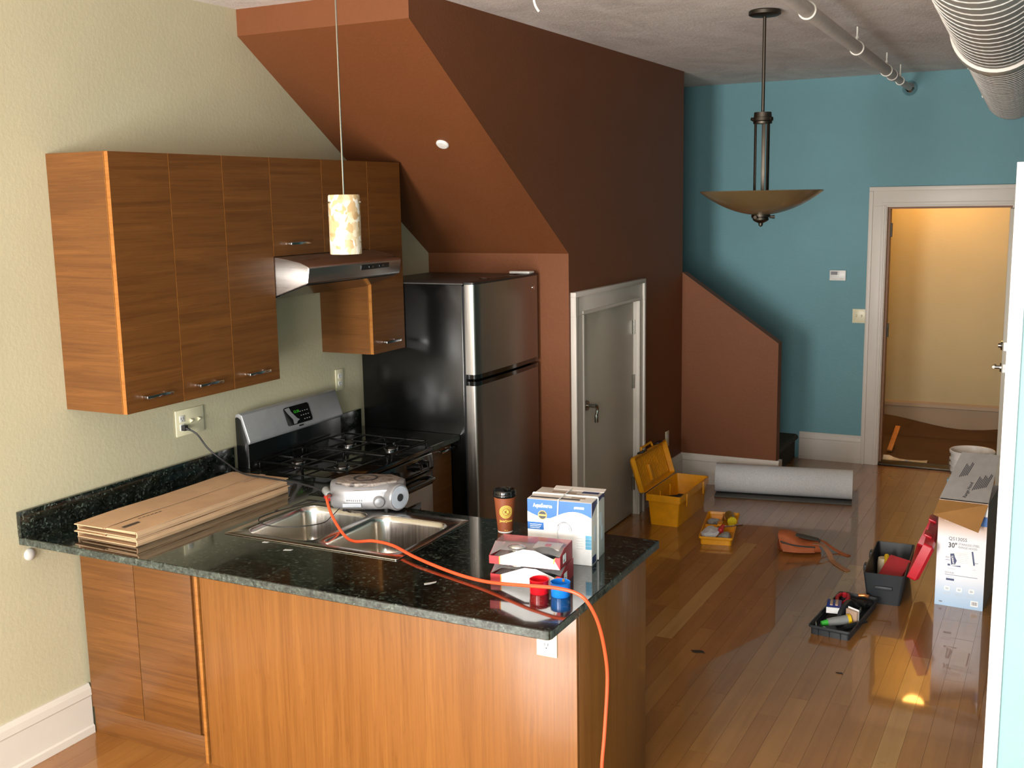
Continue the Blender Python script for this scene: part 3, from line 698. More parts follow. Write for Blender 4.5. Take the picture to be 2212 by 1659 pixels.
# wall plates
def duplex(parent, u, z, face):
    # one duplex receptacle: two rounded faces with slots; face(u, z, d) maps to local coordinates
    pass
wp = thing('outlet_plate', 'cream three gang plate with outlet and two switches on the cream wall', 'wall plate', (0, 0.595, 1.132))
B().box(0.0005, 0.006, 0, 0.178, 0, 0.118).build('plate', 'cream_plastic', wp, 0.002)
for k, z in enumerate((0.078, 0.040)):
    rcp = B().box(0.006, 0.0085, 0.022, 0.052, z - 0.015, z + 0.015).build('receptacle', 'white_plastic', wp, 0.001)
    if k == 0: B().box(0.0085, 0.009, 0.029, 0.031, z - 0.003, z + 0.008).box(0.0085, 0.009, 0.043, 0.045, z - 0.003, z + 0.008).box(0.0085, 0.009, 0.035, 0.039, z - 0.010, z - 0.006).build('slots', 'slot_dark', rcp)
for y in (0.092, 0.140): B().prism([(0.006, 0.050), (0.020, 0.060), (0.020, 0.066), (0.006, 0.070)], 'y', y - 0.005, y + 0.005).build('toggle', 'cream_plastic', wp, 0.001)
def small_outlet(label, loc, normal):
    t = thing('outlet_plate', label, 'wall plate', loc, 0 if normal == 'x' else -math.pi / 2)
    B().box(0.0005, 0.006, 0, 0.072, 0, 0.116).build('plate', 'cream_plastic', t, 0.002)
    for z in (0.078, 0.038):
        rcp = B().prism(rrect(0.020, 0.052, z - 0.014, z + 0.014, 0.010, 4), 'x', 0.006, 0.0085).build('receptacle', 'white_plastic', t)
        B().box(0.0085, 0.009, 0.029, 0.031, z - 0.001, z + 0.009).box(0.0085, 0.009, 0.041, 0.043, z - 0.001, z + 0.009).box(0.0085, 0.009, 0.034, 0.038, z - 0.010, z - 0.006).build('slots', 'slot_dark', rcp)
    return t
small_outlet('cream outlet on the cream wall just right of the range', (0, 1.80, 1.146), 'x')
small_outlet('cream outlet low on the rust wall behind the yellow toolbox', (XS, 4.52, 0.34), 'x')
small_outlet('pale outlet on the peninsula panel tucked under the worktop corner', (2.075, 0.0, 0.712), 'y')
tp = thing('switch_plate', 'cream double switch plate left of the entry door casing', 'switch plate', (1.992, YT, 1.14))
B().box(0, 0.098, -0.006, -0.0005, 0, 0.112).build('plate', 'cream_plastic', tp, 0.002)
for x in (0.032, 0.072): B().prism([(-0.006, 0.048), (-0.019, 0.058), (-0.019, 0.064), (-0.006, 0.068)], 'x', x - 0.005, x + 0.005).build('toggle', 'cream_plastic', tp, 0.001)
th = thing('thermostat', 'white rectangular thermostat on the teal wall', 'thermostat', (1.808, YT, 1.476))
B().box(0, 0.126, -0.026, -0.0005, 0, 0.082).build('case', 'white_plastic', th, 0.004)
B().box(0.010, 0.062, -0.0275, -0.0262, 0.046, 0.072).build('screen', 'ink_grey', th)
for a, b, c, d in ((0.066, 0.076, 0.062, 0.070), (0.066, 0.076, 0.048, 0.056), (0.02, 0.04, 0.016, 0.019), (0.08, 0.108, 0.012, 0.017)): B().box(a, b, -0.0275, -0.0262, c, d).build('button', 'grey_button', th)
wb = B().lathe([(0.024, 0.0005), (0.023, 0.008), (0.016, 0.014), (0.004, 0.016)], 24).xf(Matrix.Rotation(R(90), 4, 'Y')).build('wall_bumper', 'grey_button', smooth=True)
tag(wb, 'round grey cap on the cream wall below the worktop end', 'wall bumper', None, (0, -0.222, 0.835))
# round cap on the sloping soffit
sn = Vector((0, -(ZB - ZW), -(YW - YB))).normalized()
yy = 1.905; zz = ZB + (ZW - ZB) * (yy - YB) / (YW - YB)
q = Vector((0, 0, 1)).rotation_difference(sn)
sc_ = B().lathe([(0.034, 0.0005), (0.033, 0.006), (0.026, 0.012), (0.004, 0.014)], 24).build('sprinkler_cover', 'white_plastic', smooth=True)
tag(sc_, 'round white sprinkler cover on the sloping rust soffit', 'sprinkler cover', None, (0.655, yy, zz)); sc_.rotation_euler = q.to_euler()

# ------------------------------------------------------------------ lights and services overhead
pl = thing('pendant_lamp', 'small pendant lamp with cream shell mosaic cylinder shade', 'pendant lamp', (1.172, 0.31, 0))
B().cyl((0, 0, ZC), (0, 0, ZC - 0.02), 0.06, 0.056, 28).build('canopy', 'nickel', pl, smooth=True)
B().cyl((0, 0, ZC - 0.02), (0, 0, 2.16), 0.0036, None, 10).build('stem', 'nickel', pl, smooth=True)
shp = [(0.050, 1.972), (0.0565, 1.972), (0.0575, 1.976), (0.0575, 2.180), (0.055, 2.185), (0.010, 2.185), (0.010, 2.181), (0.052, 2.180), (0.050, 1.976)]
B().lathe(shp, 40, (0, 0, 0), 0, False, False).build('shade', 'shell_mosaic', pl, smooth=True)
for a in (-112, 12, 130):
    t = R(a); p0 = Vector((0.055 * math.cos(t), 0.055 * math.sin(t), 2.158)); p1 = p0 * 1.0 + Vector((0.010 * math.cos(t), 0.010 * math.sin(t), 0))
    B().cyl(p0, p1, 0.0035, None, 10).build('screw', 'nickel', pl, smooth=True)
B().cyl((0, 0, 2.10), (0, 0, 2.18), 0.018, None, 16).build('socket', 'white_plastic', pl, smooth=True)

bl = thing('bowl_pendant', 'bronze pendant light with wide amber glass bowl by the teal wall', 'pendant light', (2.118, 2.56, 0))
B().lathe([(0.070, ZC), (0.078, ZC - 0.006), (0.078, ZC - 0.022), (0.066, ZC - 0.028), (0.02, ZC - 0.032)], 32).build('canopy', 'bronze', bl, smooth=True)
B().cyl((0, 0, ZC - 0.03), (0, 0, 2.55), 0.008, None, 12).build('rod', 'bronze', bl, smooth=True)
B().lathe([(0.010, 2.565), (0.042, 2.563), (0.044, 2.54), (0.050, 2.538), (0.052, 2.522), (0.046, 2.518), (0.046, 2.508), (0.01, 2.506)], 32).build('collar', 'bronze', bl, smooth=True)
for a in (-60, 60, 180):
    t = R(a + 35)
    B().cyl((0.046 * math.cos(t), 0.046 * math.sin(t), 2.53), (0.060 * math.cos(t), 0.060 * math.sin(t), 2.53), 0.008, None, 10).build('thumb_screw', 'bronze', bl, smooth=True)
    xm, ym = 0.036 * math.cos(t), 0.036 * math.sin(t)
    B().box(-0.009, 0.009, -0.004, 0.004, 2.06, 2.512).xf(Matrix.Translation((xm, ym, 0)) @ Matrix.Rotation(t + R(90), 4, 'Z')).build('strap_bar', 'bronze', bl, 0.001)
bp_ = []
for i in range(13):
    r = 0.305 * (1 - i / 12.0) + 0.03 * (i / 12.0); bp_.append((r, 2.058 + 0.118 * (r / 0.305) ** 2.0))
inner = [(max(r - 0.004, 0.02), z + 0.006) for r, z in reversed(bp_)]
bw = B().lathe([(0.300, 2.180)] + bp_ + inner[:-1] + [(0.300, 2.180)], 56, (0, 0, 0), 0, False, False)
bw.build('glass_bowl', 'amber_glass', bl, smooth=True, angle=50)
B().lathe([(0.008, 2.072), (0.046, 2.066), (0.048, 2.05), (0.038, 2.046), (0.040, 2.034), (0.030, 2.026), (0.012, 2.018), (0.010, 2.006), (0.003, 2.000)], 28).build('finial', 'bronze', bl, smooth=True)
for a in (20, 140, 260):
    t = R(a); B().cyl((0.042 * math.cos(t), 0.042 * math.sin(t), 2.048), (0.068 * math.cos(t), 0.068 * math.sin(t), 2.048), 0.006, 0.009, 10).build('thumb_screw', 'bronze', bl, smooth=True)

# sprinkler pipe
pp = thing('sprinkler_pipe', 'grey painted sprinkler pipe hanging under the ceiling', 'pipe', (2.504, 0, 2.935), R(1.4))
B().cyl((0, -5.38, 0), (0, 4.95, 0), 0.032, None, 20).build('pipe', 'pipe_paint', pp, smooth=True)
B().cyl((0, 4.93, 0), (0, YT - 0.01, 0), 0.022, None, 18).build('branch_pipe', 'pipe_paint', pp, smooth=True)
B().cyl((0, 4.90, 0), (0, 4.98, 0), 0.038, None, 20).build('coupling', 'pipe_paint', pp, smooth=True)
B().lathe([(0.022, -0.05), (0.03, -0.045), (0.05, -0.012), (0.055, -0.001)], 28, (0, 0, 0), 0, False, False).xf(Matrix.Translation((0, YT - 0.004, 0)) @ Matrix.Rotation(R(-90), 4, 'X')).build('escutcheon', 'chrome', pp, smooth=True)
for y, rr in ((-0.4, 0.036), (1.95, 0.036), (3.35, 0.036), (4.6, 0.036), (5.35, 0.028)):
    ring = B().tube([(rr * math.sin(2 * math.pi * k / 20), y, rr * math.cos(2 * math.pi * k / 20)) for k in range(21)], 0.004, 6)
    ring.cyl((0, y, rr), (0, y, ZC - 2.94), 0.0045, None, 8).cyl((0, y, rr + 0.012), (0, y, rr + 0.024), 0.009, None, 8)
    ring.build('hanger', 'white_wire', pp, smooth=True)
hk = B().tube(spline([(0, 0, 0), (0.001, 0.0, -0.06), (0.003, 0, -0.095), (0.010, 0.0, -0.125), (0.024, 0.0, -0.148)], 6), 0.005, 8).build('hanging_wire', 'white_wire', smooth=True)
tag(hk, 'short white wire end dangling from the ceiling', 'wire', None, (1.535, 1.155, ZC)); hk.rotation_euler = (0, 0, R(27))

# spiral duct
DX, DZc, DR = 3.28, 2.845, 0.182
du = thing('spiral_duct', 'large pale spiral duct running under the ceiling at right', 'duct', (DX, 0, DZc), R(2))
B().cyl((0, -5.39, 0), (0, 2.25, 0), DR, None, 48).build('duct_section', 'galvanised', du, smooth=True)
B().cyl((0, 2.25, 0), (0, YT - 0.002, 0), DR - 0.006, None, 48).build('duct_section', 'galvanised', du, smooth=True)
cl = B().lathe([(DR - 0.01, -0.07), (DR + 0.014, -0.066), (DR + 0.018, 0.06), (DR + 0.014, 0.07), (DR - 0.008, 0.075)], 48, (0, 0, 0), 0, False, False).xf(Matrix.Translation((0, 2.25, 0)) @ Matrix.Rotation(R(-90), 4, 'X'))
cl.build('collar', 'white_trim', du, smooth=True)
def helix(y0, y1, r, pitch):
    n = int((y1 - y0) / pitch * 40)
    return B().tube([(r * math.cos(2 * math.pi * k / 40), y0 + (y1 - y0) * k / n, r * math.sin(2 * math.pi * k / 40)) for k in range(n + 1)], 0.0034, 5)
helix(-1.0, 2.20, DR, 0.115).build('spiral_seam', 'seam_pale', du, smooth=True)
helix(2.31, YT - 0.02, DR - 0.006, 0.095).build('spiral_seam', 'seam_pale', du, smooth=True)
for y, a in ((2.2, 200), (3.4, 195), (5.2, 200)):
    t = R(a); B().box(-0.008, 0.008, -0.012, 0.012, -0.004, 0.004).xf(Matrix.Translation((DR * math.cos(t), y, DR * math.sin(t))) @ Matrix.Rotation(-t + R(90), 4, 'Y')).build('clip', 'white_plastic', du, 0.001)

# hallway lamp (just above the door head, seen only as a reflection in the floor)
hl = thing('hall_lamp', 'warm dome lamp on the hallway ceiling mirrored in the floor', 'ceiling lamp', (2.47, 7.0, 2.69))
B().cyl((0, 0, 0.0095), (0, 0, -0.03), 0.15, None, 28).build('mount', 'nickel', hl, smooth=True)
B().lathe([(0.145, -0.03), (0.155, -0.06), (0.13, -0.115), (0.07, -0.15), (0.005, -0.16)], 32, (0, 0, 0), 0, False, True).build('glass_dome', 'hall_lamp_glass', hl, smooth=True)
ld_ = bpy.data.lights.new('hall_lamp_bulb', 'POINT'); ld_.energy = 8; ld_.color = (1.0, 0.44, 0.10); ld_.shadow_soft_size = 0.1
lo = bpy.data.objects.new('hall_lamp_bulb', ld_); col.objects.link(lo); lo.parent = hl; lo.location = (0, 0, -0.22)

# stair foot behind the half wall
ss = thing('carpeted_stair', 'dark carpeted stair steps behind the rust half wall', 'stairs', (0, YE + 0.1, 0))
for k in range(4):
    x1 = 1.585 - k * 0.255; z1 = 0.205 * (k + 1)
    stp = B().box(0.30 if k == 3 else x1 - 0.30, x1 - 0.022, 0.003, YT - YE - 0.105, 0.002, z1 - 0.004)
    stp.cyl((x1 - 0.022, 0.003, z1 - 0.030), (x1 - 0.022, YT - YE - 0.105, z1 - 0.030), 0.026, None, 14)
    stp.build('step', 'stair_carpet', ss)

# ------------------------------------------------------------------ things on the worktop
def carton_flat(z, dx, rz, label, seed):
    rnd = random.Random(seed)
    t = thing('flattened_carton', label, 'cardboard', (0.375 + dx, 0.262, z), rz, 'flattened cartons on the worktop')
    hx, hy = 0.155, 0.43
    th_ = 0.028
    def sheet(x0, x1, y0, y1, z0, dz=0.0, name='panel', m='cardboard', warp=0.004):
        b = B(); n = 8; rg = []
        for i in range(n + 1):
            y = y0 + (y1 - y0) * i / n; w = math.sin(i * 1.3 + seed) * warp * 0.5 + warp * 0.5
            e = rnd.uniform(-0.002, 0.002)
            rg.append([(x0 + e, y, z0 + w), (x1 + e, y, z0 + w + dz), (x1 + e, y, z0 + w + dz + 0.0035), (x0 + e, y, z0 + w + 0.0035)])
        return b.rings(rg).build(name, m, t)
    sheet(-hx, hx, -hy, hy, 0.0, 0, 'bottom_panel', 'cardboard', 0.001)
    sheet(-hx + 0.006, hx - 0.004, -hy + 0.02, hy - 0.012, 0.0085, 0, 'inner_flap', 'cardboard_dark', 0.002)
    sheet(-hx + 0.012, hx - 0.010, -hy + 0.008, hy - 0.02, 0.0155, 0, 'inner_flap', 'cardboard', 0.002)
    sheet(-hx - 0.002, -0.004, -hy - 0.012, hy + 0.004, 0.0215, 0.002, 'top_flap', 'cardboard', 0.003)
    sheet(0.004, hx + 0.002, -hy, hy + 0.010, 0.0215, 0.002, 'top_flap', 'cardboard', 0.003)
    # folded long edges joining top and bottom
    for s in (-1, 1):
        pr = [(s * (hx - 0.004), 0.002), (s * (hx + 0.002), 0.004), (s * (hx + 0.004), 0.012), (s * (hx + 0.002), 0.024), (s * (hx - 0.004), 0.026), (s * (hx - 0.001), 0.014)]
        B().prism(pr, 'y', -hy + 0.004, hy - 0.004).build('fold', 'cardboard', t)
    return t
lo_ = carton_flat(CT, 0.0, R(-1.5), 'lower of two flattened brown cartons stacked on the worktop', 1)
up_ = carton_flat(CT + 0.031, -0.002, R(-1.0), 'upper flattened brown carton with open seam on the worktop', 5)
B().box(0.0, 0.03, 0.30, 0.44, 0.0298, 0.0306).build('tape', 'tape_brown', up_)
ik = B()
for k in range(6): ik.box(0.03 + k * 0.001, 0.034 + k * 0.001, -0.30 + k * 0.02, -0.286 + k * 0.02, 0.0298, 0.0303)
ik.box(0.06, 0.075, -0.41, -0.33, 0.0298, 0.0303); ik.build('print_marks', 'cardboard_ink', up_)['kind'] = 'stuff'

# radio
rd = thing('portable_radio', 'paint splattered silver portable radio on the back rim of the sink', 'radio', (1.015, 0.615, CT + 0.0045), R(25))
def radio_ring(t):
    # cross-section loop at long-axis position t in [-1, 1]; y is depth, z is height
    k = max(0.0, 1 - abs(t) ** 3.2) ** 0.5
    d = 0.045 + 0.062 * k; hgt = 0.052 + 0.006 * k
    base = 0.018 * (1 - k) * 0.4
    pts = []
    for i in range(24):
        a = 2 * math.pi * i / 24; c_, s_ = math.cos(a), math.sin(a)
        y = d * math.copysign(abs(c_) ** 0.7, c_); z = hgt * math.copysign(abs(s_) ** 0.6, s_)
        if z > 0: y *= 0.90
        pts.append((t * 0.150, y, max(base + hgt + z + 0.004, 0.001)))
    return pts
B().rings([radio_ring(-1 + 2 * i / 16) for i in range(17)]).build('body', 'radio_silver', rd, smooth=True, angle=50)
tp_ = B().plate([(-0.125, -0.052), (-0.06, -0.082), (0.03, -0.083), (0.125, -0.040), (0.135, 0.02), (0.09, 0.07), (0.0, 0.082), (-0.09, 0.070), (-0.132, 0.02)], [], 0.106, 0.122)
tp_.build('lid', 'radio_top', rd, 0.006)
B().lathe([(0.048, 0.1222), (0.050, 0.1245), (0.044, 0.1245), (0.042, 0.1224)], 32, (-0.01, 0.005, 0), 0, False, False).build('disc_ring', 'radio_dark', rd, smooth=True)
B().lathe([(0.016, 0.1222), (0.017, 0.124), (0.004, 0.1245)], 24, (0.0, 0.012, 0), 0, True, True).build('disc_hub', 'radio_top', rd, smooth=True)
spk = thing('x', 'x', 'x'); bpy.data.objects.remove(spk)
def disc_on(name, mat, c, nrm, prof, n=28, sm=True):
    qd = Vector((0, 0, 1)).rotation_difference(Vector(nrm).normalized()).to_matrix().to_4x4()
    return B().lathe(prof, n, (0, 0, 0)).xf(Matrix.Translation(c) @ qd).build(name, mat, rd, smooth=sm)
sn_ = (0.80, -0.60, 0.0); sc0 = Vector((0.130, -0.066, 0.060))
disc_on('speaker', 'radio_silver', sc0, sn_, [(0.054, -0.03), (0.055, 0.006), (0.050, 0.012), (0.048, 0.010)])
disc_on('speaker_grille', 'radio_grille', sc0, sn_, [(0.047, 0.006), (0.046, 0.012), (0.018, 0.014), (0.016, 0.013)], 28, False)
disc_on('speaker_port', 'radio_dark', sc0, sn_, [(0.0155, 0.010), (0.0155, 0.0155), (0.004, 0.0155)], 24, False)
kb = disc_on('tuning_knob', 'radio_silver', Vector((0.058, -0.098, 0.050)), (0.25, -0.97, 0.05), [(0.024, -0.01), (0.023, 0.010), (0.018, 0.017), (0.004, 0.020)])
for k in range(8): B().box(-0.075 + k * 0.0085, -0.0715 + k * 0.0085, -0.1085, -0.10, 0.052, 0.058).build('preset_key', 'radio_white', rd)
B().prism([(-0.045, -0.103), (0.10, -0.078), (0.10, -0.086), (-0.045, -0.111)], 'z', 0.083, 0.096).build('front_trim', 'radio_white', rd, 0.002)
B().box(-0.088, -0.012, -0.110, -0.098, 0.030, 0.046).build('dial_window', 'radio_grille', rd, 0.002)
for x, y in ((-0.09, -0.05), (0.08, -0.05), (0.0, 0.07)): B().cyl((x, y, 0), (x, y, 0.012), 0.010, None, 10).build('foot', 'rubber_black', rd)
# aerial wire drooping over the left bowl
aw = B().tube(spline([(0.945, 0.525, 0.942), (0.965, 0.43, 0.927), (0.985, 0.33, 0.925), (0.90, 0.235, 0.926), (0.79, 0.222, 0.928), (0.722, 0.28, 0.929), (0.722, 0.38, 0.928), (0.752, 0.50, 0.928), (0.80, 0.585, 0.930), (0.865, 0.575, 0.94)], 7), 0.0022, 6).build('thin_wire', 'cord_black', smooth=True)
tag(aw, 'thin black wire looping over the left sink bowl', 'wire')
# black power cord from the wall plate to the plug joint at the radio
bcord = thing('power_cord', 'black power cord from the wall plate across the flattened cartons', 'cord', (0.0, 0.632, 1.172))
pts = [(0.03, 0.0, -0.004), (0.07, 0.02, -0.03), (0.11, 0.045, -0.10), (0.19, 0.058, -0.155), (0.32, 0.018, -0.185), (0.46, 0.005, -0.188), (0.62, -0.022, -0.184), (0.77, -0.055, -0.186), (0.845, -0.078, -0.196)]
B().tube(spline(pts, 7), 0.0042, 8).build('cable', 'cord_black', bcord, smooth=True)
B().box(0.0088, 0.030, -0.011, 0.011, -0.014, 0.010).cyl((0.028, 0, -0.003), (0.046, 0.006, -0.010), 0.008, 0.005, 10).build('plug', 'cord_black', bcord, 0.003)
# orange extension cord
oc = thing('extension_cord', 'orange extension cord lying over the sink and hanging off the peninsula', 'cord', (0.86, 0.545, CT))
ow = [(0.862, 0.548, 0.975), (0.905, 0.50, 0.985), (0.965, 0.40, 1.006), (1.035, 0.335, 0.962), (1.13, 0.275, 0.915), (1.20, 0.245, 0.905), (1.30, 0.225, 0.925), (1.411, 0.189, 0.932), (1.557, 0.112, 0.930), (1.748, 0.039, 0.926), (1.894, -0.002, 0.930), (2.043, -0.033, 0.950), (2.10, -0.040, 0.957), (2.167, -0.045, 0.963), (2.232, -0.045, 0.957), (2.268, -0.036, 0.928), (2.292, -0.006, 0.848), (2.300, 0.030, 0.728), (2.302, 0.036, 0.633), (2.302, 0.010, 0.475), (2.300, -0.007, 0.373), (2.300, -0.015, 0.20), (2.31, -0.03, 0.06), (2.34, -0.05, 0.010), (2.45, -0.10, 0.006), (2.60, -0.30, 0.006)]
org = Vector((0.86, 0.545, CT))
B().tube([p - org for p in spline(ow, 7)], 0.0058, 10).build('cable', 'cord_orange', oc, smooth=True)
B().tube([Vector(p) - org for p in ((0.878, 0.532, 0.978), (0.892, 0.515, 0.982), (0.905, 0.50, 0.986))], 0.0085, 10).build('strain_relief', 'cord_black', oc, smooth=True)
B().cyl(Vector((0.835, 0.568, 0.984)) - org, Vector((0.880, 0.530, 0.978)) - org, 0.018, 0.015, 14).build('connector', 'bottle_grey', oc, 0.003, smooth=True)
B().cyl(Vector((0.846, 0.555, 0.962)) - org, Vector((0.874, 0.535, 0.960)) - org, 0.012, None, 12).build('connector_end', 'tool_red', oc, 0.002, smooth=True)

# coffee cup
cp = thing('coffee_cup', 'tall brown paper coffee cup with black lid and yellow sun emblem', 'cup', (1.672, 0.565, CT))
CH = 0.140
def cupr(z): return 0.0285 + (0.0415 - 0.0285) * z / CH
B().lathe([(0.026, 0.0), (cupr(0.0), 0.0), (cupr(0.003), 0.003)], 36, (0, 0, 0), 1).lathe([(cupr(0.003), 0.003), (cupr(CH), CH)], 36, (0, 0, 0), 0, True, True).build('paper_cup', ['cup_brown', 'white_plastic'], cp, smooth=True)
B().lathe([(0.0425, CH - 0.004), (0.0445, CH), (0.0440, CH + 0.006), (0.0425, CH + 0.008), (0.0425, CH + 0.018), (0.040, CH + 0.022), (0.036, CH + 0.017), (0.01, CH + 0.016)], 36).build('lid', 'black_gloss', cp, smooth=True)
B().box(-0.006, 0.010, -0.030, 0.0, CH + 0.016, CH + 0.032).xf(Matrix.Rotation(R(60), 4, 'Z')).build('sip_tab', 'black_gloss', cp, 0.004)
A0 = math.atan2(CAM.y - 0.565, CAM.x - 1.672)     # side of the cup turned to the photographer
def wrap(me_or_b, ang, z0, eps=0.0006):
    vs_ = me_or_b.vertices if hasattr(me_or_b, 'vertices') else me_or_b.bm.verts
    for v in vs_:
        z = z0 + v.co.y; r = cupr(z) + eps + v.co.z; a = ang + v.co.x / cupr(z)
        v.co = Vector((r * math.cos(a), r * math.sin(a), z))
    return me_or_b
em = B()
def flat_ring(bm_, r0, r1, n=40):
    for k in range(n):
        a, b = 2 * math.pi * k / n, 2 * math.pi * (k + 1) / n
        v = [bm_.bm.verts.new((r * math.cos(t), r * math.sin(t), 0)) for r, t in ((r0, a), (r1, a), (r1, b), (r0, b))]
        bm_._f(v)
flat_ring(em, 0.0235, 0.0255)
for k in range(28):
    a = 2 * math.pi * k / 28; w = 0.07
    v = [em.bm.verts.new((r * math.cos(t), r * math.sin(t), 0)) for r, t in ((0.0125, a - w * 0.6), (0.0225, a - w), (0.0225, a + w), (0.0125, a + w * 0.6))]
    em._f(v)
flat_ring(em, 0.0, 0.0108, 20)
wrap(em, A0 + 0.10, 0.083).build('sun_emblem', 'cup_yellow', cp)
def cup_text(body, size, ang, z, mat, bold=0.0):
    me = text_mesh(body, size, 'CENTER', 0.0001, bold); wrap(me, ang, z, 0.0010); me.materials.clear(); me.materials.append(MT[mat])
    o = bpy.data.objects.new('lettering', me); col.objects.link(o); o.parent = cp
cup_text('K', 0.019, A0 + 0.10, 0.0765, 'cup_brown', 0.0006)
cup_text('JavaQuest', 0.0125, A0 + 0.12, 0.043, 'cup_yellow', 0.0002)
cup_text('20 oz.', 0.006, A0 + 0.12, 0.008, 'cup_yellow')

# blue and white faucet carton tied with string
bx = thing('faucet_carton', 'white and blue AQUA printed carton tied with white string', 'carton', (2.008, 0.385, CT), R(6.5))
bx['label'] = 'white carton with blue printed band tied with white string'
BW, BD, BH = 0.116, 0.080, 0.222
B().box(-BW, BW, -BD, BD, 0, BH).build('box', 'side_card', bx, 0.0015)
B().box(-BW + 0.001, BW - 0.001, -BD - 0.0008, -BD, 0.001, BH - 0.001).build('front_print', 'white_card', bx)
wave = [(-BW + 0.001, BH - 0.001), (-BW + 0.001, BH - 0.045)]
for k in range(15):
    u = k / 14.0; x = -BW + 0.001 + u * (2 * BW - 0.002)
    wave.append((x, BH - 0.045 - 0.018 * math.sin(u * math.pi * 1.15) * (1 - u) * 1.6 + 0.020 * math.sin(max(0, u - 0.35) / 0.65 * math.pi) - 0.008 * u))
wave.append((BW - 0.001, BH - 0.001))
B().prism(wave, 'y', -BD - 0.0014, -BD - 0.0008).build('blue_band', 'ink_blue', bx)
text('AquaSource', 0.0195, 'white_card', bx, (-BW + 0.022, -BD - 0.0017, BH - 0.028), FRONT, bold=0.0005, sx=0.72)
text('#0306203', 0.011, 'white_card', bx, (BW - 0.062, -BD - 0.0017, BH - 0.024), FRONT, bold=0.0004, sx=0.8)
B().cyl((-BW + 0.056, -BD - 0.0014, BH - 0.055), (-BW + 0.056, -BD - 0.0024, BH - 0.055), 0.0165, None, 28).build('badge', 'ink_gold', bx)
B().cyl((-BW + 0.056, -BD - 0.0024, BH - 0.055), (-BW + 0.056, -BD - 0.0030, BH - 0.055), 0.0135, None, 28).build('badge_centre', 'ink_dark', bx)
B().box(-BW + 0.042, -BW + 0.070, -BD - 0.0036, -BD - 0.0030, BH - 0.058, BH - 0.052).build('badge_bar', 'ink_gold', bx)
pb = B().box(-BW + 0.001, -BW + 0.060, -BD - 0.0014, -BD - 0.0008, BH - 0.108, BH - 0.082).build('blue_panel', 'ink_blue', bx)
for k in range(3): B().box(-BW + 0.010, -BW + 0.052 - k * 0.003, -BD - 0.0018, -BD - 0.0014, BH - 0.091 - k * 0.006, BH - 0.0895 - k * 0.006).build('print_line', 'white_card', pb)
arc = [(0.018 + 0.026 * math.cos(t), -BD - 0.001, 0.118 + 0.030 * math.sin(t)) for t in [math.pi * k / 14 for k in range(15)]]
B().tube(arc, 0.0012, 5).tube([(x * 0.75 + 0.004, y, z * 0.98 + 0.001) for x, y, z in arc], 0.0009, 5).build('faucet_drawing', 'ink_grey', bx)
for k in range(4): B().box(BW - 0.022, BW - 0.001, -BD - 0.0014, -BD - 0.0008, 0.058 + k * 0.0125, 0.0695 + k * 0.0125).build('towel_print', 'ink_sky', bx)
for k in range(9): B().box(BW - 0.055, BW - 0.030, -BD - 0.0012, -BD - 0.0008, 0.058 + k * 0.009, 0.059 + k * 0.009).build('print_line', 'ink_pale', bx)
# right side and top printing
B().prism([(-BD + 0.001, BH - 0.001), (-BD + 0.001, BH - 0.05), (-BD + 0.02, BH - 0.038), (-BD + 0.06, BH - 0.02), (BD - 0.03, BH - 0.012), (BD - 0.001, BH - 0.02), (BD - 0.001, BH - 0.001)], 'x', BW, BW + 0.0007).build('side_band', 'ink_navy', bx)
B().box(BW, BW + 0.0006, -BD + 0.004, -BD + 0.05, 0.004, 0.030).build('side_label', 'ink_navy', bx)
for y, z in ((-0.05, 0.11), (0.02, 0.14), (0.035, 0.09)): B().box(BW, BW + 0.0005, y, y + 0.022, z - 0.03, z + 0.02).build('side_picture', 'ink_pale', bx)
B().box(-BW + 0.004, BW - 0.05, -BD + 0.02, -BD + 0.034, BH, BH + 0.0006).build('top_band', 'ink_dark', bx)
B().box(BW - 0.07, BW - 0.01, 0.035, 0.06, BH, BH + 0.0006).build('top_label', 'ink_navy', bx)
for x, y, w in ((-0.06, 0.02, 0.09), (0.0, 0.0, 0.06), (0.03, -0.04, 0.05)): B().box(x, x + w, y, y + 0.016, BH, BH + 0.0005).build('scuff', 'smudge_brown', bx)
B().prism([(BD - 0.02, BH), (BD + 0.012, BH + 0.004), (BD + 0.012, BH + 0.006), (BD - 0.02, BH + 0.002)], 'x', -BW + 0.05, BW + 0.004).build('flap', 'side_card', bx)
def loop_x(x):   # string loop in the plane x = const
    e = 0.0022
    return [(x, -BD - e - 0.0015, -0.0 + 0.003), (x - 0.006, -BD - e - 0.0015, BH * 0.5), (x, -BD - e - 0.001, BH + 0.001), (x, -BD, BH + e + 0.001), (x, BD, BH + e + 0.001), (x, BD + e, BH), (x, BD + e, 0.003)]
B().tube(loop_x(-0.002), 0.0026, 7).build('string', 'string_white', bx, smooth=True)
e = 0.0025
B().tube([(BW + e, -0.012, 0.003), (BW + e, -0.010, BH), (BW, -0.010, BH + e), (-BW, -0.010, BH + e), (-BW - e, -0.010, BH), (-BW - e, -0.012, 0.003)], 0.0026, 7).build('string', 'string_white', bx, smooth=True)

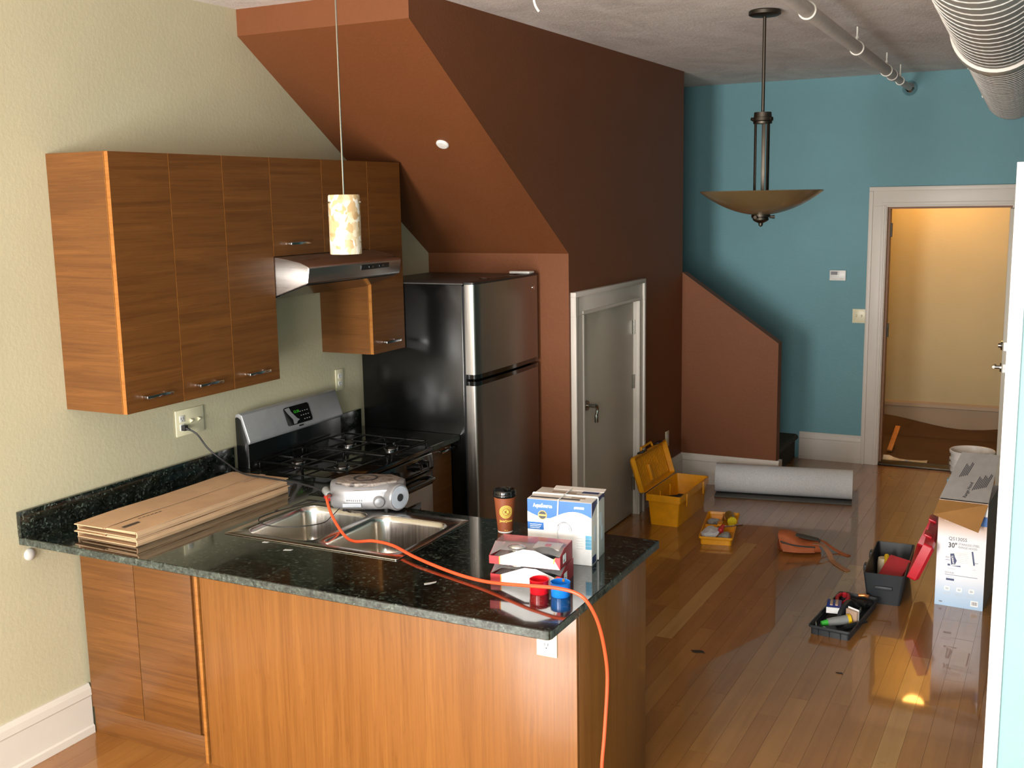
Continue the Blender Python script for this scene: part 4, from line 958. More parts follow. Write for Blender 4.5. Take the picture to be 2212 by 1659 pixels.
# two red cartons with clear windows
def red_carton(z, loc, rz, label, blank):
    t = thing('window_carton', label, 'carton', (loc[0], loc[1], z), rz, 'red window cartons by the bottle caps')
    L, Dp, hf, hb_ = 0.245, 0.135, 0.028, 0.060
    # right and left red ends, back, bottom
    B().box(0, L, 0, Dp, 0, 0.002).build('bottom', 'box_red', t)
    side = [(0, 0), (Dp, 0), (Dp, hb_), (0.05, hb_), (0.0, 0.042)]
    rs = B().prism(side, 'x', L - 0.0015, L).build('end_panel', 'box_red', t)
    lb = B().box(L, L + 0.0006, 0.030, 0.062, 0.012, 0.040).build('label', 'white_card', rs)
    for k in range(4): B().box(L + 0.0006, L + 0.0009, 0.034 + k * 0.004, 0.0355 + k * 0.004, 0.015, 0.024).build('bar', 'ink_dark', lb)
    B().prism([(0, 0), (Dp, 0), (Dp, hb_ - 0.006), (0.05, hb_ - 0.01), (0, hf)], 'x', 0, 0.0015).build('end_panel', 'box_red', t)
    B().box(0.0015, L - 0.0015, Dp - 0.0015, Dp, 0.002, hb_).build('back_panel', 'box_red', t)
    B().prism([(0.0015, 0.001), (0.035, 0.001), (0.035, hf - 0.001), (0.0015, hf)], 'y', -0.0012, 0.0).build('front_corner', 'box_red', t)
    B().prism([(0.035, 0.001), (0.039, 0.001), (0.039, hf), (0.035, hf - 0.001)], 'y', -0.0012, 0.0).build('orange_line', 'ink_orange', t)
    B().prism([(0.039, 0.001), (L - 0.0015, 0.001), (L - 0.012, 0.018), (L - 0.022, 0.034), (L - 0.085, 0.057), (L - 0.125, 0.058), (0.039, hf)], 'y', -0.0012, 0.0).build('front_panel', 'white_card', t)
    B().prism([(L - 0.0015, 0.001), (L - 0.0015, 0.040), (L - 0.016, 0.040), (L - 0.020, 0.034), (L - 0.012, 0.018)], 'y', -0.0010, 0.0).build('red_curve', 'ink_red', t)
    B().prism([(L - 0.022, 0.034), (L - 0.016, 0.040), (L - 0.020, 0.018), (L - 0.024, 0.02)], 'y', -0.0018, -0.0012).build('orange_line', 'ink_orange', t)
    # grey and chrome contents under the window
    B().box(0.004, L - 0.004, 0.01, Dp - 0.003, 0.0021, 0.018).build('tray', 'bag_clear', t, 0.003)
    B().sphere((0.075, 0.07, 0.030), 0.022, 2, (1.6, 1.0, 0.7)).build('item', 'chrome', t, smooth=True)
    B().sphere((0.175, 0.06, 0.030), 0.022, 2, (1.8, 1.1, 0.8)).build('item', 'ink_dark', t, smooth=True)
    B().box(0.13, 0.22, 0.065, Dp - 0.012, 0.036, 0.040).build('insert_card', 'grey_card', t)
    B().box(0.165, 0.185, 0.085, 0.105, 0.040, 0.0406).build('red_mark', 'ink_red', t)
    rg = []
    for x in (0.002, 0.04, L - 0.04, L - 0.002):
        hfx = hf if x < 0.03 else 0.050
        if x > L - 0.03: hfx = 0.042
        rg.append([(x, 0.001, hfx), (x, 0.055, hb_), (x, Dp - 0.002, hb_ + 0.0008)])
    B().rings(rg, False, False, 0, False).build('clear_window', 'clear_plastic', t)
    return t
red_carton(CT, (1.885, 0.045), R(7), 'lower red carton with clear window behind the bottle caps', False)
red_carton(CT + 0.0635, (1.884, 0.040), R(7), 'upper red carton with clear window on top of another', True)

def cap(label, loc, mat, name):
    t = thing(name, label, 'cap', loc)
    B().lathe([(0.0295, 0.0), (0.0305, 0.002), (0.0315, 0.040), (0.0325, 0.045), (0.0310, 0.046), (0.0295, 0.044), (0.0285, 0.004), (0.004, 0.003)], 36).build('shell', mat, t, smooth=True)
    return t
c1 = cap('glossy red plastic cap standing open on the worktop', (2.077, 0.017, CT), 'cap_red', 'bottle_top')
B().box(-0.0345, -0.0315, -0.004, 0.004, 0.030, 0.044).build('tab', 'white_plastic', c1)
c2 = cap('glossy blue plastic cap standing open on the worktop', (2.150, 0.020, CT), 'cap_blue', 'bottle_top')
B().box(-0.006, 0.002, 0.0270, 0.0300, 0.036, 0.045).build('tab', 'kraft_inside', c2)
for k, (x, y, rz, s_, lb) in enumerate(((1.712, -0.055, 0.9, 1.0, 'scrap of clear tape on the worktop in front of the sink corner'), (1.055, 0.035, 0.3, 0.7, 'tiny foil scrap on the worktop before the sink'), (0.92, 0.075, 0.1, 0.5, 'small crumb of white plaster on the worktop edge'))):
    sc2 = B().plate([(-0.022 * s_, -0.006), (0.0, -0.008 * s_), (0.02 * s_, -0.003), (0.026 * s_, 0.006), (0.0, 0.005), (-0.018 * s_, 0.007)], [], 0.0002, 0.0012).build('scrap', 'paper_scrap')
    tag(sc2, lb, 'scrap', None, (x, y, CT), rz)

# ------------------------------------------------------------------ things on the floor
def open_tub(x0, x1, y0, y1, z1, inset, wall, rim=0.0, z0=0.0):
    # tapered open container: outer bottom ring -> outer top ring -> inner top ring -> inner bottom ring
    def rg(i, z, j=0.0): return [(x, y, z) for x, y in rrect(x0 + i, x1 - i, y0 + i, y1 - i, 0.014, 3)]
    b = B(); L = [rg(inset, z0)]
    if rim > 0: L += [rg(0.008 + inset * 0.2, z1 - rim), rg(0.0, z1 - rim + 0.004)]
    L += [rg(0.0, z1), rg(wall, z1), rg(inset + wall, z0 + 0.005)]
    return b.rings(L)
# yellow toolbox
yt = thing('toolbox', 'open yellow toolbox with its lid leaning against the stair door casing', 'toolbox', (1.215, 4.0, 0), R(-0.5))
open_tub(-0.122, 0.122, -0.305, 0.315, 0.212, 0.026, 0.006, 0.05).build('body', 'tool_yellow', yt, smooth=True)
for y in (-0.12, 0.08): B().box(-0.088, -0.080, y, y + 0.006, 0.06, 0.19).build('inner_rib', 'tool_yellow', yt)
for y in (-0.16, 0.19):
    ltc = B().box(0.120, 0.128, y - 0.022, y + 0.022, 0.120, 0.206).build('latch', 'tool_yellow', yt, 0.003)
def lid(t, hx, hz, ang, width, length, depth, mat, latchmat, y0, side):
    # lid hinged along y at (hx, hz); opens over x * side
    M_ = Matrix.Translation((hx, 0, hz)) @ Matrix.Rotation(side * R(ang), 4, 'Y')
    # closed lid would extend over the box, i.e. in direction -side; wall at its rim points down
    s = -side
    def rg(i, z): return [(s * x, y, z) for x, y in rrect(0.0 + i, width - i, y0 + i, y0 + length - i, 0.014, 3)]
    b = B().rings([rg(0.012, depth), rg(0.0, depth - 0.014), rg(0.0, 0.002), rg(0.006, 0.002), rg(0.010, depth - 0.010)]).xf(M_)
    o = b.build('lid', mat, t, smooth=True)
    for yy_ in (y0 + length * 0.27, y0 + length * 0.78):
        B().box(min(s * width, s * (width + 0.012)), max(s * width, s * (width + 0.012)), yy_ - 0.045, yy_ + 0.045, -0.012, 0.030).xf(M_).build('latch', latchmat, o, 0.003)
    return o, M_, s
ol, LM, ls = lid(yt, -0.126, 0.216, 107, 0.246, 0.62, 0.046, 'tool_yellow', 'black_plastic', -0.305, -1)
for k in range(22):
    B().box(ls * 0.03 if ls > 0 else ls * 0.215, ls * 0.215 if ls > 0 else ls * 0.03, -0.28 + k * 0.026, -0.275 + k * 0.026, 0.032, 0.037).xf(LM).build('lid_rib', 'tool_yellow', ol)
B().box(min(ls * 0.04, ls * 0.15), max(ls * 0.04, ls * 0.15), -0.07, -0.04, 0.015, 0.037).xf(LM).build('lid_clip', 'tool_yellow', ol, 0.002)
B().tube([(ls * 0.25, -0.10, 0.03), (ls * 0.272, -0.09, 0.03), (ls * 0.275, 0.10, 0.03), (ls * 0.25, 0.11, 0.03)], 0.008, 8).xf(LM).build('carry_handle', 'tool_yellow', ol, smooth=True)
tw = B().cyl((0, 0, 0), (0.09, 0.03, 0.01), 0.018, None, 12).sphere((0, 0, 0), 0.022, 2).box(0.08, 0.12, 0.0, 0.05, -0.01, 0.03)
tag(tw.build('hand_tool', 'black_plastic', None, 0.003), 'dark hand tool lying inside the yellow toolbox', 'tool', None, (1.19, 3.80, 0.165))
B_ = B().cyl((0, 0, 0), (0.0, 0.22, 0.0), 0.05, 0.045, 14).build('tool_roll', 'rubber_black', None, 0.006)
tag(B_, 'dark bundle filling the bottom of the yellow toolbox', 'tool', None, (1.19, 3.84, 0.058))

# yellow tray with oddments
ang_t = math.atan2(1.753 - 1.543, -(3.457 - 3.406)) - math.pi / 2
tt = thing('tool_tray', 'yellow lift out tray full of oddments on the floor', 'tray', (1.590, 3.735, 0), R(11))
open_tub(-0.106, 0.106, -0.29, 0.29, 0.052, 0.010, 0.005, 0.018).build('pan', 'tool_yellow', tt, smooth=True)
B().box(-0.094, 0.094, -0.003, 0.003, 0.005, 0.046).build('divider', 'tool_yellow', tt)
B().box(-0.003, 0.003, 0.003, 0.28, 0.005, 0.046).build('divider', 'tool_yellow', tt)
B().box(-0.016, 0.016, -0.03, 0.06, 0.046, 0.058).build('tray_grip', 'tool_yellow', tt, 0.004)
Mt = Matrix.Translation((1.590, 3.735, 0)) @ Matrix.Rotation(R(11), 4, 'Z')
def at_tray(M_, x, y, z): v = M_ @ Vector((x, y, z)); return (v.x, v.y, v.z)
cn = thing('glue_can', 'small amber can with yellow lid lying in the yellow tray', 'can', at_tray(Mt, 0.052, 0.19, 0.036), R(25))
B().cyl((0, -0.055, 0), (0.0, 0.06, 0.010), 0.030, None, 20).build('can', 'amber_body', cn, smooth=True)
B().cyl((0, -0.068, -0.001), (0, -0.055, 0), 0.032, None, 20).build('lid', 'lid_yellow', cn, smooth=True)
def crumple(name, mat, loc, r, sc, label, cat, seed, jit=0.22):
    random.seed(seed); o = B().sphere((0, 0, 0), r, 2, sc, 0, jit).build(name, mat); return tag(o, label, cat, None, loc)
crumple('plastic_bag', 'bag_grey', at_tray(Mt, -0.045, -0.16, 0.040), 0.060, (0.9, 1.7, 0.5), 'crumpled grey plastic bag at the front of the yellow tray', 'bag', 3)
crumple('plastic_bag', 'bag_clear', at_tray(Mt, -0.050, 0.10, 0.034), 0.042, (1.0, 0.9, 0.6), 'small clear bag in the middle of the yellow tray', 'bag', 4)
crumple('plastic_bag', 'bag_clear', at_tray(Mt, 0.050, -0.20, 0.034), 0.045, (0.9, 1.3, 0.55), 'shiny clear bag at the front right of the yellow tray', 'bag', 6)
ro_ = B().cyl((0, 0, 0), (0.0, 0.05, 0.012), 0.016, 0.013, 14).sphere((0, 0.0, 0), 0.019, 2).build('red_knob', 'ink_red', smooth=True); tag(ro_, 'small red knob lying in the yellow tray', 'knob', None, at_tray(Mt, 0.02, -0.16, 0.062))
bld = B().box(-0.014, 0.014, -0.06, 0.06, 0, 0.003).box(-0.009, 0.009, 0.06, 0.11, -0.004, 0.008).build('putty_knife', 'chrome', None, 0.001); tag(bld, 'steel putty knife across the yellow tray', 'putty knife', None, at_tray(Mt, 0.045, -0.04, 0.050), R(-50))

# leather tool pouch
tpz = thing('tool_pouch', 'orange brown leather tool pouch with a trailing strap on the floor', 'pouch', (2.14, 3.56, 0), R(15))
random.seed(11)
pbd = B(); rg = []
for i in range(9):
    u = i / 8.0; x = -0.12 + 0.24 * u; w = 0.055 + 0.03 * math.sin(u * math.pi); hh = 0.125 - 0.062 * u + 0.012 * math.sin(u * 7)
    rg.append([(x + 0.01 * math.sin(a * 2), w * math.copysign(abs(math.cos(a)) ** 0.7, math.cos(a)), max(0.001, hh * 0.5 + hh * 0.5 * math.copysign(abs(math.sin(a)) ** 0.75, math.sin(a)))) for a in [2 * math.pi * k / 16 for k in range(16)]])
pbd.rings(rg).build('body', 'leather', tpz, smooth=True, angle=60)
B().rings([[(-0.10 + 0.19 * u, -0.068 - 0.012 * math.sin(u * math.pi), 0.012), (-0.10 + 0.19 * u, -0.080 - 0.014 * math.sin(u * math.pi), 0.014), (-0.11 + 0.19 * u, -0.074, 0.062 - 0.015 * u), (-0.11 + 0.19 * u, -0.062, 0.064 - 0.015 * u)] for u in [k / 6 for k in range(7)]]).build('front_pocket', 'leather', tpz, smooth=True)
B().tube(spline([(-0.115, -0.065, 0.072), (-0.05, -0.085, 0.060), (0.02, -0.082, 0.052), (0.09, -0.07, 0.046)], 5), 0.005, 6).build('binding', 'pouch_grey', tpz, smooth=True)
B().plate([(-0.07, -0.02), (0.02, -0.035), (0.11, -0.02), (0.10, 0.03), (0.0, 0.04), (-0.06, 0.03)], [], 0.090, 0.096).xf(Matrix.Rotation(R(11), 4, 'Y')).build('inner_lining', 'pouch_grey', tpz, 0.002)
def ribbon(pts, w, th_, mat, name, parent, wd=(0, 1, 0)):
    pts = spline(pts, 6); rg = []
    for i, p in enumerate(pts):
        d = (pts[min(i + 1, len(pts) - 1)] - pts[max(i - 1, 0)]); d.normalize()
        s_ = d.cross(Vector((0, 0, 1))); s_ = s_.normalized() if s_.length > 0.05 else Vector(wd)
        n_ = s_.cross(d).normalized()
        rg.append([p + s_ * w / 2 + n_ * th_ / 2, p - s_ * w / 2 + n_ * th_ / 2, p - s_ * w / 2 - n_ * th_ / 2, p + s_ * w / 2 - n_ * th_ / 2])
    return B().rings(rg).build(name, mat, parent, smooth=True)
ribbon([(0.08, -0.045, 0.062), (0.13, -0.06, 0.060), (0.165, -0.10, 0.030), (0.18, -0.16, 0.006), (0.20, -0.23, 0.004), (0.235, -0.31, 0.004), (0.26, -0.35, 0.004)], 0.032, 0.004, 'strap_tan', 'strap', tpz)
ribbon([(0.06, 0.03, 0.07), (0.14, 0.035, 0.055), (0.20, 0.01, 0.02), (0.25, -0.03, 0.004), (0.29, -0.07, 0.004)], 0.028, 0.004, 'leather', 'strap', tpz)

# grey carpet roll
ax0 = Vector((1.292, 4.655, 0)); ax1 = Vector((2.235, 4.815, 0)); RR = 0.116
rl = thing('carpet_roll', 'roll of pale grey carpet lying in front of the half wall', 'carpet roll', (ax0 + ax1) / 2, math.atan2(ax1.y - ax0.y, ax1.x - ax0.x))
hl_ = (ax1 - ax0).length / 2
out = []; inn = []
for k in range(37 * 4):
    a = 2 * math.pi * k / 36 - R(80); r = RR - 0.017 * k / 36 - 0.0005
    if r < 0.035: break
    out.append((r * math.cos(a), RR + r * math.sin(a))); inn.append(((r - 0.0135) * math.cos(a), RR + (r - 0.0135) * math.sin(a)))
poly = out + inn[::-1]
rg0 = [(-hl_, y, z) for y, z in poly]; rg1 = [(hl_, y, z) for y, z in poly]
sp_ = B(); n = len(out)
def spiral_strip():
    for xx in (-hl_, hl_):
        vo = [sp_.bm.verts.new((xx, y, z)) for y, z in out]; vi = [sp_.bm.verts.new((xx, y, z)) for y, z in inn]
        for i in range(n - 1): sp_._f([vo[i], vo[i + 1], vi[i + 1], vi[i]], 1)
    for lst, m_ in ((out, 0), (inn, 1)):
        va = [sp_.bm.verts.new((-hl_, y, z)) for y, z in lst]; vb_ = [sp_.bm.verts.new((hl_, y, z)) for y, z in lst]
        for i in range(n - 1): sp_._f([va[i], va[i + 1], vb_[i + 1], vb_[i]], m_)
    for i in (0, n - 1):
        v = [sp_.bm.verts.new(p) for p in ((-hl_, *out[i]), (hl_, *out[i]), (hl_, *inn[i]), (-hl_, *inn[i]))]; sp_._f(v, 1)
spiral_strip()
sp_.build('rolled_carpet', ['carpet_grey', 'carpet_back'], rl, smooth=True)
B().box(-hl_, hl_, -0.12, -0.005, 0.0005, 0.012).build('loose_edge', 'carpet_back', rl, 0.003)

# black toolbox with red lid
kt = thing('toolbox', 'open black toolbox with a red lid swung out beside the carton', 'toolbox', (2.735, 3.10, 0), R(2))
open_tub(-0.105, 0.105, -0.29, 0.30, 0.172, 0.022, 0.006, 0.0).build('body', 'tool_black', kt, smooth=True)
B().box(-0.045, 0.045, -0.292, -0.270, 0.085, 0.105).build('end_grip', 'tool_black', kt, 0.004)
for y in (-0.12, 0.12): B().box(-0.122, -0.100, y - 0.03, y + 0.03, 0.13, 0.165).build('latch', 'tool_black', kt, 0.004)
kl, KM, ks = lid(kt, 0.110, 0.172, 112, 0.212, 0.59, 0.060, 'tool_red', 'tool_red', -0.29, 1)
def inbox(x, y, z): return at_tray(Matrix.Translation((2.735, 3.10, 0)) @ Matrix.Rotation(R(2), 4, 'Z'), x, y, z)
rb = B().box(-0.06, 0.06, -0.09, 0.09, 0, 0.035).build('parts_case', 'case_red', None, 0.006); tag(rb, 'red plastic parts case inside the black toolbox', 'case', None, inbox(0.03, -0.06, 0.110), R(-14)); rb.rotation_euler = (R(32), R(6), R(-16))
yh = B().tube(spline([(0, 0, 0), (0.01, 0.08, 0.02), (0.0, 0.17, 0.05)], 5), 0.014, 10).build('long_pliers', 'handle_yellow', smooth=True); tag(yh, 'yellow tool handle leaning inside the black toolbox', 'tool', None, inbox(-0.035, -0.05, 0.095))
tb = B().lathe([(0.030, 0), (0.032, 0.10), (0.028, 0.13), (0.004, 0.131)], 20).build('caulk_tube', 'bone', smooth=True); tag(tb, 'pale round tube standing inside the black toolbox', 'tube', None, inbox(-0.045, 0.10, 0.008))
db = B().hexa([(-0.07, -0.08, 0), (0.07, -0.09, 0), (0.075, 0.08, 0), (-0.07, 0.07, 0), (-0.04, -0.06, 0.062), (0.05, -0.06, 0.058), (0.05, 0.05, 0.05), (-0.03, 0.05, 0.06)]).build('tool_bag', 'rubber_black', None, 0.008); tag(db, 'black lump of tools at the bottom of the black toolbox', 'tool', None, inbox(-0.005, -0.13, 0.007))

# black tray of tools
RT = R(-5.5)
bt_ = thing('tool_tray', 'black lift out tray crowded with hand tools on the floor', 'tray', (2.600, 2.53, 0), RT)
open_tub(-0.105, 0.105, -0.275, 0.275, 0.048, 0.010, 0.005, 0.014).build('pan', 'tool_black', bt_, smooth=True)
for x in (-0.055, 0.0, 0.055): B().box(x - 0.002, x + 0.002, -0.280, -0.272, 0.003, 0.030).build('outer_rib', 'tool_black', bt_)
hd_ = B().rings([[(-0.012, y, 0.006), (0.012, y, 0.006), (0.010, y, zt), (-0.010, y, zt)] for y, zt in ((-0.12, 0.05), (-0.09, 0.075), (-0.04, 0.088), (0.05, 0.088), (0.10, 0.075), (0.13, 0.05))]).build('tray_grip', 'tool_black', bt_, 0.003)
MB_ = Matrix.Translation((2.600, 2.53, 0)) @ Matrix.Rotation(RT, 4, 'Z')
def intray(x, y, z): return at_tray(MB_, x, y, z)
bp2 = thing('blister_pack', 'blue carded pack with white label in the black tray', 'package', intray(-0.060, 0.015, 0.050), R(8))
B().box(-0.036, 0.036, -0.055, 0.065, 0, 0.020).build('pack', 'pkg_blue', bp2, 0.003)
B().box(-0.036, 0.030, -0.062, -0.0555, -0.010, 0.020).build('label', 'white_card', bp2)
B().box(-0.020, -0.006, -0.03, 0.05, 0.020, 0.026).box(0.006, 0.020, -0.03, 0.05, 0.020, 0.026).build('contents', 'pkg_tan', bp2, 0.002)
rp = B().tube(spline([(0, 0, 0), (-0.012, 0.06, 0.006), (-0.004, 0.12, 0.004)], 5), 0.010, 10).tube(spline([(0.03, 0, 0), (0.046, 0.05, 0.006), (0.032, 0.12, 0.004)], 5), 0.010, 10).cyl((0.014, 0.12, 0), (0.014, 0.16, 0), 0.016, 0.006, 10).build('pliers', 'tool_red', smooth=True); tag(rp, 'red handled pliers at the far end of the black tray', 'pliers', None, intray(-0.070, 0.11, 0.045))
bo2 = thing('squeeze_bottle', 'grey bottle with green tip and yellow collar in the black tray', 'bottle', intray(-0.040, -0.165, 0.034), R(-60))
B().cyl((0, 0, 0), (0.0, 0.10, 0.012), 0.020, 0.024, 16).build('bottle', 'bottle_grey', bo2, smooth=True)
B().cyl((0, -0.032, -0.004), (0, 0.0, 0), 0.012, 0.016, 14).build('tip', 'cap_green', bo2, smooth=True)
B().cyl((0, 0.10, 0.012), (0, 0.116, 0.014), 0.026, None, 16).build('collar', 'handle_yellow', bo2, smooth=True)
pk = thing('paper_packet', 'tan packet with white edge standing in the black tray', 'packet', intray(0.060, -0.085, 0.030), R(-32))
B().box(-0.034, 0.034, -0.008, 0.008, 0, 0.062).build('packet', 'pkg_tan', pk, 0.001)
B().box(-0.034, 0.034, 0.0082, 0.011, 0.0, 0.070).build('white_edge', 'white_card', pk)
for lb, loc, rz, ln, rr_, mt_ in (('black screwdriver in the front right of the black tray', (0.055, -0.20, 0.035), -30, 0.15, 0.016, 'black_plastic'), ('steel chisel lying along the right of the black tray', (0.065, 0.03, 0.035), 8, 0.17, 0.008, 'nickel'), ('black cutter at the far right of the black tray', (0.075, 0.13, 0.045), 60, 0.11, 0.014, 'black_plastic'), ('steel nail punch at the front left of the black tray', (-0.075, -0.24, 0.030), 20, 0.12, 0.006, 'nickel')):
    w_ = B().tube([(0, 0, 0), (0, ln * 0.12, 0.001), (0, ln * 0.5, 0.003), (0, ln * 0.55, 0.003)], [rr_ * 0.8, rr_, rr_, rr_ * 0.6], 10).cyl((0, ln * 0.55, 0.003), (0, ln, 0.004), rr_ * 0.35, None, 8).build('hand_tool', mt_, smooth=True)
    tag(w_, lb, 'tool', None, intray(*loc), R(rz) + RT)
sv = B().sphere((0, 0, 0), 0.016, 2, (1, 1, 0.7)).build('steel_ball', 'chrome', smooth=True); tag(sv, 'shiny steel socket near the front of the black tray', 'socket', None, intray(-0.035, -0.245, 0.030))
cf_ = B().tube([(0, 0, 0), (0.03, 0.008, 0.002), (0.055, 0.0, 0.0)], 0.010, 10).build('copper_fitting', 'copper', smooth=True); tag(cf_, 'short copper fitting at the far end of the black tray', 'fitting', None, intray(0.0, 0.245, 0.052))
dt = B().box(-0.07, 0.07, -0.03, 0.03, 0, 0.03).cyl((-0.07, 0.04, 0.01), (0.05, 0.06, 0.012), 0.014, None, 10).build('tool_roll', 'rubber_black', None, 0.006); tag(dt, 'black tool roll across the far end of the black tray', 'tool', None, intray(0.015, 0.20, 0.008), R(15))

# range hood carton
rzh = math.atan2(2.936 - 2.952, 3.224 - 2.987)
hc = thing('hood_carton', 'tall white printed carton with open flaps beside the white trim', 'carton', (2.987, 2.952, 0), rzh)
HW_, HD_, HH_ = 0.238, 0.42, 0.575
tn = 0.004
B().box(0, HW_, 0, tn, 0, HH_).build('front_panel', 'carton_print', hc)
B().box(HW_ - tn, HW_, tn, HD_, 0, HH_).build('side_panel', 'grey_card', hc)
B().box(0, tn, tn, HD_, 0, HH_).build('side_panel', 'grey_card', hc)
B().box(tn, HW_ - tn, HD_ - tn, HD_, 0, HH_).build('back_panel', 'grey_card', hc)
B().box(tn, HW_ - tn, tn, HD_ - tn, 0, tn).build('bottom', 'kraft_inside', hc)
e_ = -0.0006
def fp(x0, x1, z0, z1, m, name='print_block', d=0.0006): return B().box(x0, x1, -d, 0.0, z0, z1).build(name, m, hc)
text('QS130SS', 0.026, 'ink_dark', hc, (0.055, e_, 0.362), FRONT, sx=0.95)
text('30"', 0.038, 'ink_dark', hc, (0.055, e_, 0.322), FRONT, bold=0.0008, sx=0.85)
text('STAINLESS STEEL', 0.016, 'ink_grey', hc, (0.105, e_, 0.340), FRONT, sx=0.86)
text('RANGE HOOD', 0.016, 'ink_grey', hc, (0.105, e_, 0.323), FRONT, sx=0.86)
text('POWER', 0.013, 'ink_grey', hc, (0.045, e_, 0.262), FRONT)
text('SOUND', 0.013, 'ink_grey', hc, (0.045, e_, 0.180), FRONT)
fp(0.045, 0.205, 0.252, 0.254, 'ink_navy', 'rule'); fp(0.045, 0.205, 0.172, 0.174, 'ink_navy', 'rule')
fp(0.056, 0.120, 0.222, 0.232, 'ink_navy'); fp(0.052, 0.092, 0.142, 0.153, 'ink_navy')
fp(0.056, 0.095, 0.206, 0.208, 'ink_pale', 'print_line'); fp(0.052, 0.090, 0.160, 0.162, 'ink_pale', 'print_line'); fp(0.18, 0.195, 0.215, 0.217, 'ink_pale', 'print_line')
for k, x in enumerate((0.045, 0.105, 0.165)):
    ic = B().prism(rrect(x, x + 0.028, 0.085, 0.109, 0.005, 3), 'y', -0.0006, 0).build('icon', 'white_card', hc)
    B().prism(rrect(x + 0.006, x + 0.022, 0.091, 0.102, 0.003, 3), 'y', -0.0010, -0.0006).build('icon_mark', 'ink_pale', ic)
    for j in range(2): fp(x - 0.004, x + 0.032, 0.072 - j * 0.007, 0.074 - j * 0.007, 'ink_pale', 'print_line')
bcd = fp(0.178, 0.214, 0.018, 0.048, 'white_card', 'barcode')
for k in range(8): B().box(0.183 + k * 0.0035, 0.1845 + k * 0.0035 + 0.0006 * (k % 3), -0.001, -0.0006, 0.024, 0.043).build('bar', 'ink_grey', bcd)
fp(0.022, 0.038, 0.018, 0.024, 'ink_grey')
fp(0.205, 0.2375, 0.455, 0.505, 'ink_blue', 'corner_band'); fp(0.205, 0.2375, 0.508, 0.558, 'white_card', 'corner_band')
fp(0.03, 0.15, 0.455, 0.50, 'pkg_tan', 'picture'); fp(0.04, 0.14, 0.495, 0.499, 'ink_dark', 'picture_line'); fp(0.045, 0.13, 0.462, 0.468, 'white_card', 'picture_line')
stk = B().prism([(0.070, 0.222), (0.190, 0.240), (0.178, 0.316), (0.062, 0.296)], 'y', -0.0016, -0.0008).build('receipt', 'white_card', hc)
B().prism([(0.182, 0.240), (0.190, 0.241), (0.178, 0.315), (0.170, 0.313)], 'y', -0.0020, -0.0016).build('receipt_stripe', 'ink_navy', stk)
B().prism([(0.074, 0.228), (0.093, 0.232), (0.101, 0.254), (0.091, 0.273), (0.086, 0.292), (0.067, 0.288)], 'y', -0.0020, -0.0016).build('store_logo', 'ink_navy', stk)
text("Lowe's", 0.017, 'white_card', stk, (0.0895, -0.0024, 0.232), (R(90), R(-100), 0), bold=0.0004)
for k in range(6): B().box(0.106, 0.160 - 0.004 * (k % 3), -0.0020, -0.0016, 0.246 + k * 0.0095, 0.2475 + k * 0.0095).build('print_line', 'ink_pale', stk)
# flaps: front flap folded forward and sagging, side flap standing back
def flap(pts, th_, name, mats):
    a, b, c_, d_ = [Vector(p) for p in pts]; n_ = (b - a).cross(d_ - a).normalized() * th_
    v = [a, b, c_, d_, a + n_, b + n_, c_ + n_, d_ + n_]
    bb = B().hexa(v); bb.bm.faces.ensure_lookup_table(); bb.bm.faces[1].material_index = 1
    return bb.build(name, mats, hc)
HP = {}
flap([(0.0, 0.003, HH_), (HW_, 0.003, HH_), (HW_ - 0.028, -0.10, HH_ - 0.125), (-0.010, -0.10, HH_ - 0.058)], 0.003, 'front_flap', ['kraft_inside', 'white_card'])
# grey printed flap leaning up and back over the box mouth
A1, B1, C1, D1 = (0.0, 0.01, HH_ + 0.004), (HW_, 0.01, HH_ + 0.004), (HW_ + 0.01, 0.27, HH_ + 0.20), (0.06, 0.27, HH_ + 0.20)
gf = flap([A1, B1, C1, D1], 0.003, 'printed_flap', ['flap_grey', 'flap_grey'])
ax_ = (Vector(B1) - Vector(A1)).normalized(); ay_ = (Vector(C1) - Vector(B1)); ay_ = (ay_ - ax_ * ay_.dot(ax_)).normalized(); an_ = ax_.cross(ay_)
og = Vector(A1) + an_ * 0.0036
FM = Matrix(((ax_.x, ay_.x, an_.x, og.x), (ax_.y, ay_.y, an_.y, og.y), (ax_.z, ay_.z, an_.z, og.z), (0, 0, 0, 1)))
me = text_mesh('Range Hood', 0.024, 'LEFT', 0.0002, 0.0004, 0.9); me.transform(FM @ Matrix.Translation((0.125, 0.015, 0)) @ Matrix.Rotation(R(78), 4, 'Z')); me.materials.clear(); me.materials.append(MT['ink_dark'])
o = bpy.data.objects.new('lettering', me); col.objects.link(o); o.parent = gf
for cx_, cy_, n__ in ((0.075, 0.15, 5), (0.150, 0.07, 8)):
    for k in range(n__):
        B().box(0, 0.10 - 0.012 * (k % 3), 0, 0.004, 0, 0.0003).xf(FM @ Matrix.Translation((cx_ + k * 0.0088, cy_ + 0.004 * k, 0)) @ Matrix.Rotation(R(75), 4, 'Z')).build('print_line', 'ink_dark', gf)

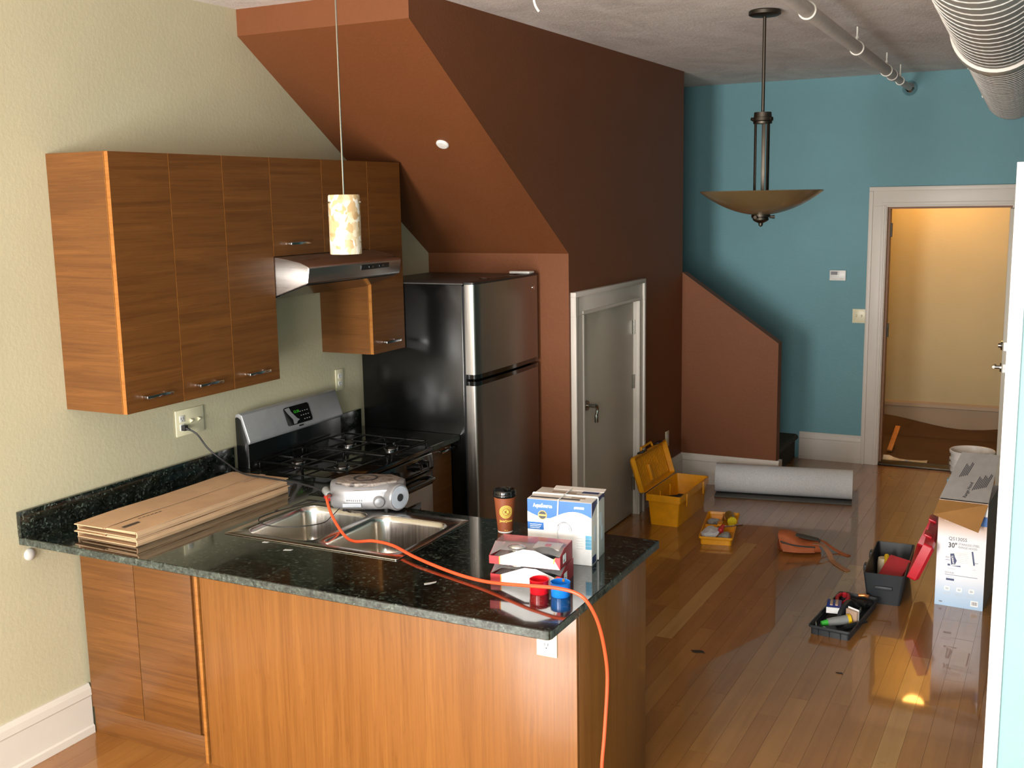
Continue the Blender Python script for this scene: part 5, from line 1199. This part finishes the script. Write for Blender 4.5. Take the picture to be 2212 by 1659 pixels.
# bucket with a ribbed rim
bk_ = thing('bucket', 'white ribbed plastic bucket standing behind the tall carton', 'bucket', (2.985, 5.145, 0))
B().lathe([(0.118, 0.0), (0.124, 0.004), (0.136, 0.22), (0.146, 0.222), (0.146, 0.232), (0.138, 0.236), (0.138, 0.258), (0.147, 0.260), (0.147, 0.270), (0.139, 0.274), (0.140, 0.296), (0.148, 0.298), (0.148, 0.308), (0.140, 0.312), (0.141, 0.345), (0.149, 0.347), (0.151, 0.364), (0.147, 0.369), (0.141, 0.366), (0.136, 0.30), (0.122, 0.02)], 48, (0, 0, 0), 0, True, False).build('shell', 'bucket_white', bk_, smooth=True)
B().lathe([(0.137, 0.318), (0.05, 0.322), (0.004, 0.320)], 40, (0, 0, 0), 0, False, True).build('contents', 'bucket_dirty', bk_, smooth=True)
B().tube([(0.149 * math.cos(t), 0.149 * math.sin(t), 0.29 - 0.16 * math.sin((t - R(180)) / R(180) * math.pi)) for t in [R(180 + 9 * k) for k in range(21)]], 0.003, 6).build('bail', 'nickel', bk_, smooth=True)
B().box(-0.152, -0.130, -0.05, 0.0, 0.12, 0.155).build('label', 'ink_sky', bk_)

# floor marks and hallway scraps
random.seed(21)
def blot(name, loc, r, label):
    pts = [(r * random.uniform(0.5, 1.3) * math.cos(2 * math.pi * k / 14), r * 0.6 * random.uniform(0.4, 1.3) * math.sin(2 * math.pi * k / 14)) for k in range(14)]
    return tag(B().plate(pts, [], 0.0002, 0.003).build(name, 'debris'), label, 'debris', None, loc)
blot('dirt_clump', (2.043, 1.828, 0), 0.032, 'dark clump of dirt on the floor boards right of the peninsula')
blot('dirt_clump', (2.702, 1.861, 0), 0.016, 'faint dark speck of dirt on the boards before the black tray')
sw = B().box(-0.02, 0.02, -0.17, 0.17, 0, 0.018).build('scrap_board', 'scrap_wood', None, 0.002)
tag(sw, 'short orange wood offcut leaning beyond the entry door jamb', 'wood offcut', None, (2.262, 6.62, 0.085)); sw.rotation_euler = (R(26), 0, R(-4))
ps = B(); rg = []
for k in range(9):
    u = k / 8; x = 2.24 + 0.34 * u; rg.append([(x, 6.16 + 0.02 * math.sin(k * 1.7), 0.001), (x, 6.20 + 0.03 * math.sin(k), 0.010 + 0.008 * abs(math.sin(k * 1.3)) + 0.10 * max(0, 0.3 - u)), (x, 6.26, 0.001)])
tag(ps.rings(rg, False, False, 0, False).build('plastic_sheet', 'plastic_sheet', smooth=True), 'rumpled clear plastic sheet edge on the hallway floor', 'plastic sheet')
wr = B(); rg = []
for k in range(13):
    u = k / 12; x = 2.05 + 1.3 * u; rg.append([(x, 7.20, 0.0008), (x, 7.36, 0.03 + 0.02 * math.sin(k * 0.9)), (x, 7.46, 0.09 + 0.05 * math.sin(u * 5.0 + 2.0)), (x, 7.468, 0.09 + 0.05 * math.sin(u * 5.0 + 2.0)), (x, 7.40, 0.02)])
tag(wr.rings(rg, True, True, 0, False).build('floor_paper', 'hall_floor_paper', smooth=True), 'brown floor paper curling up at the hallway baseboard', 'floor paper')
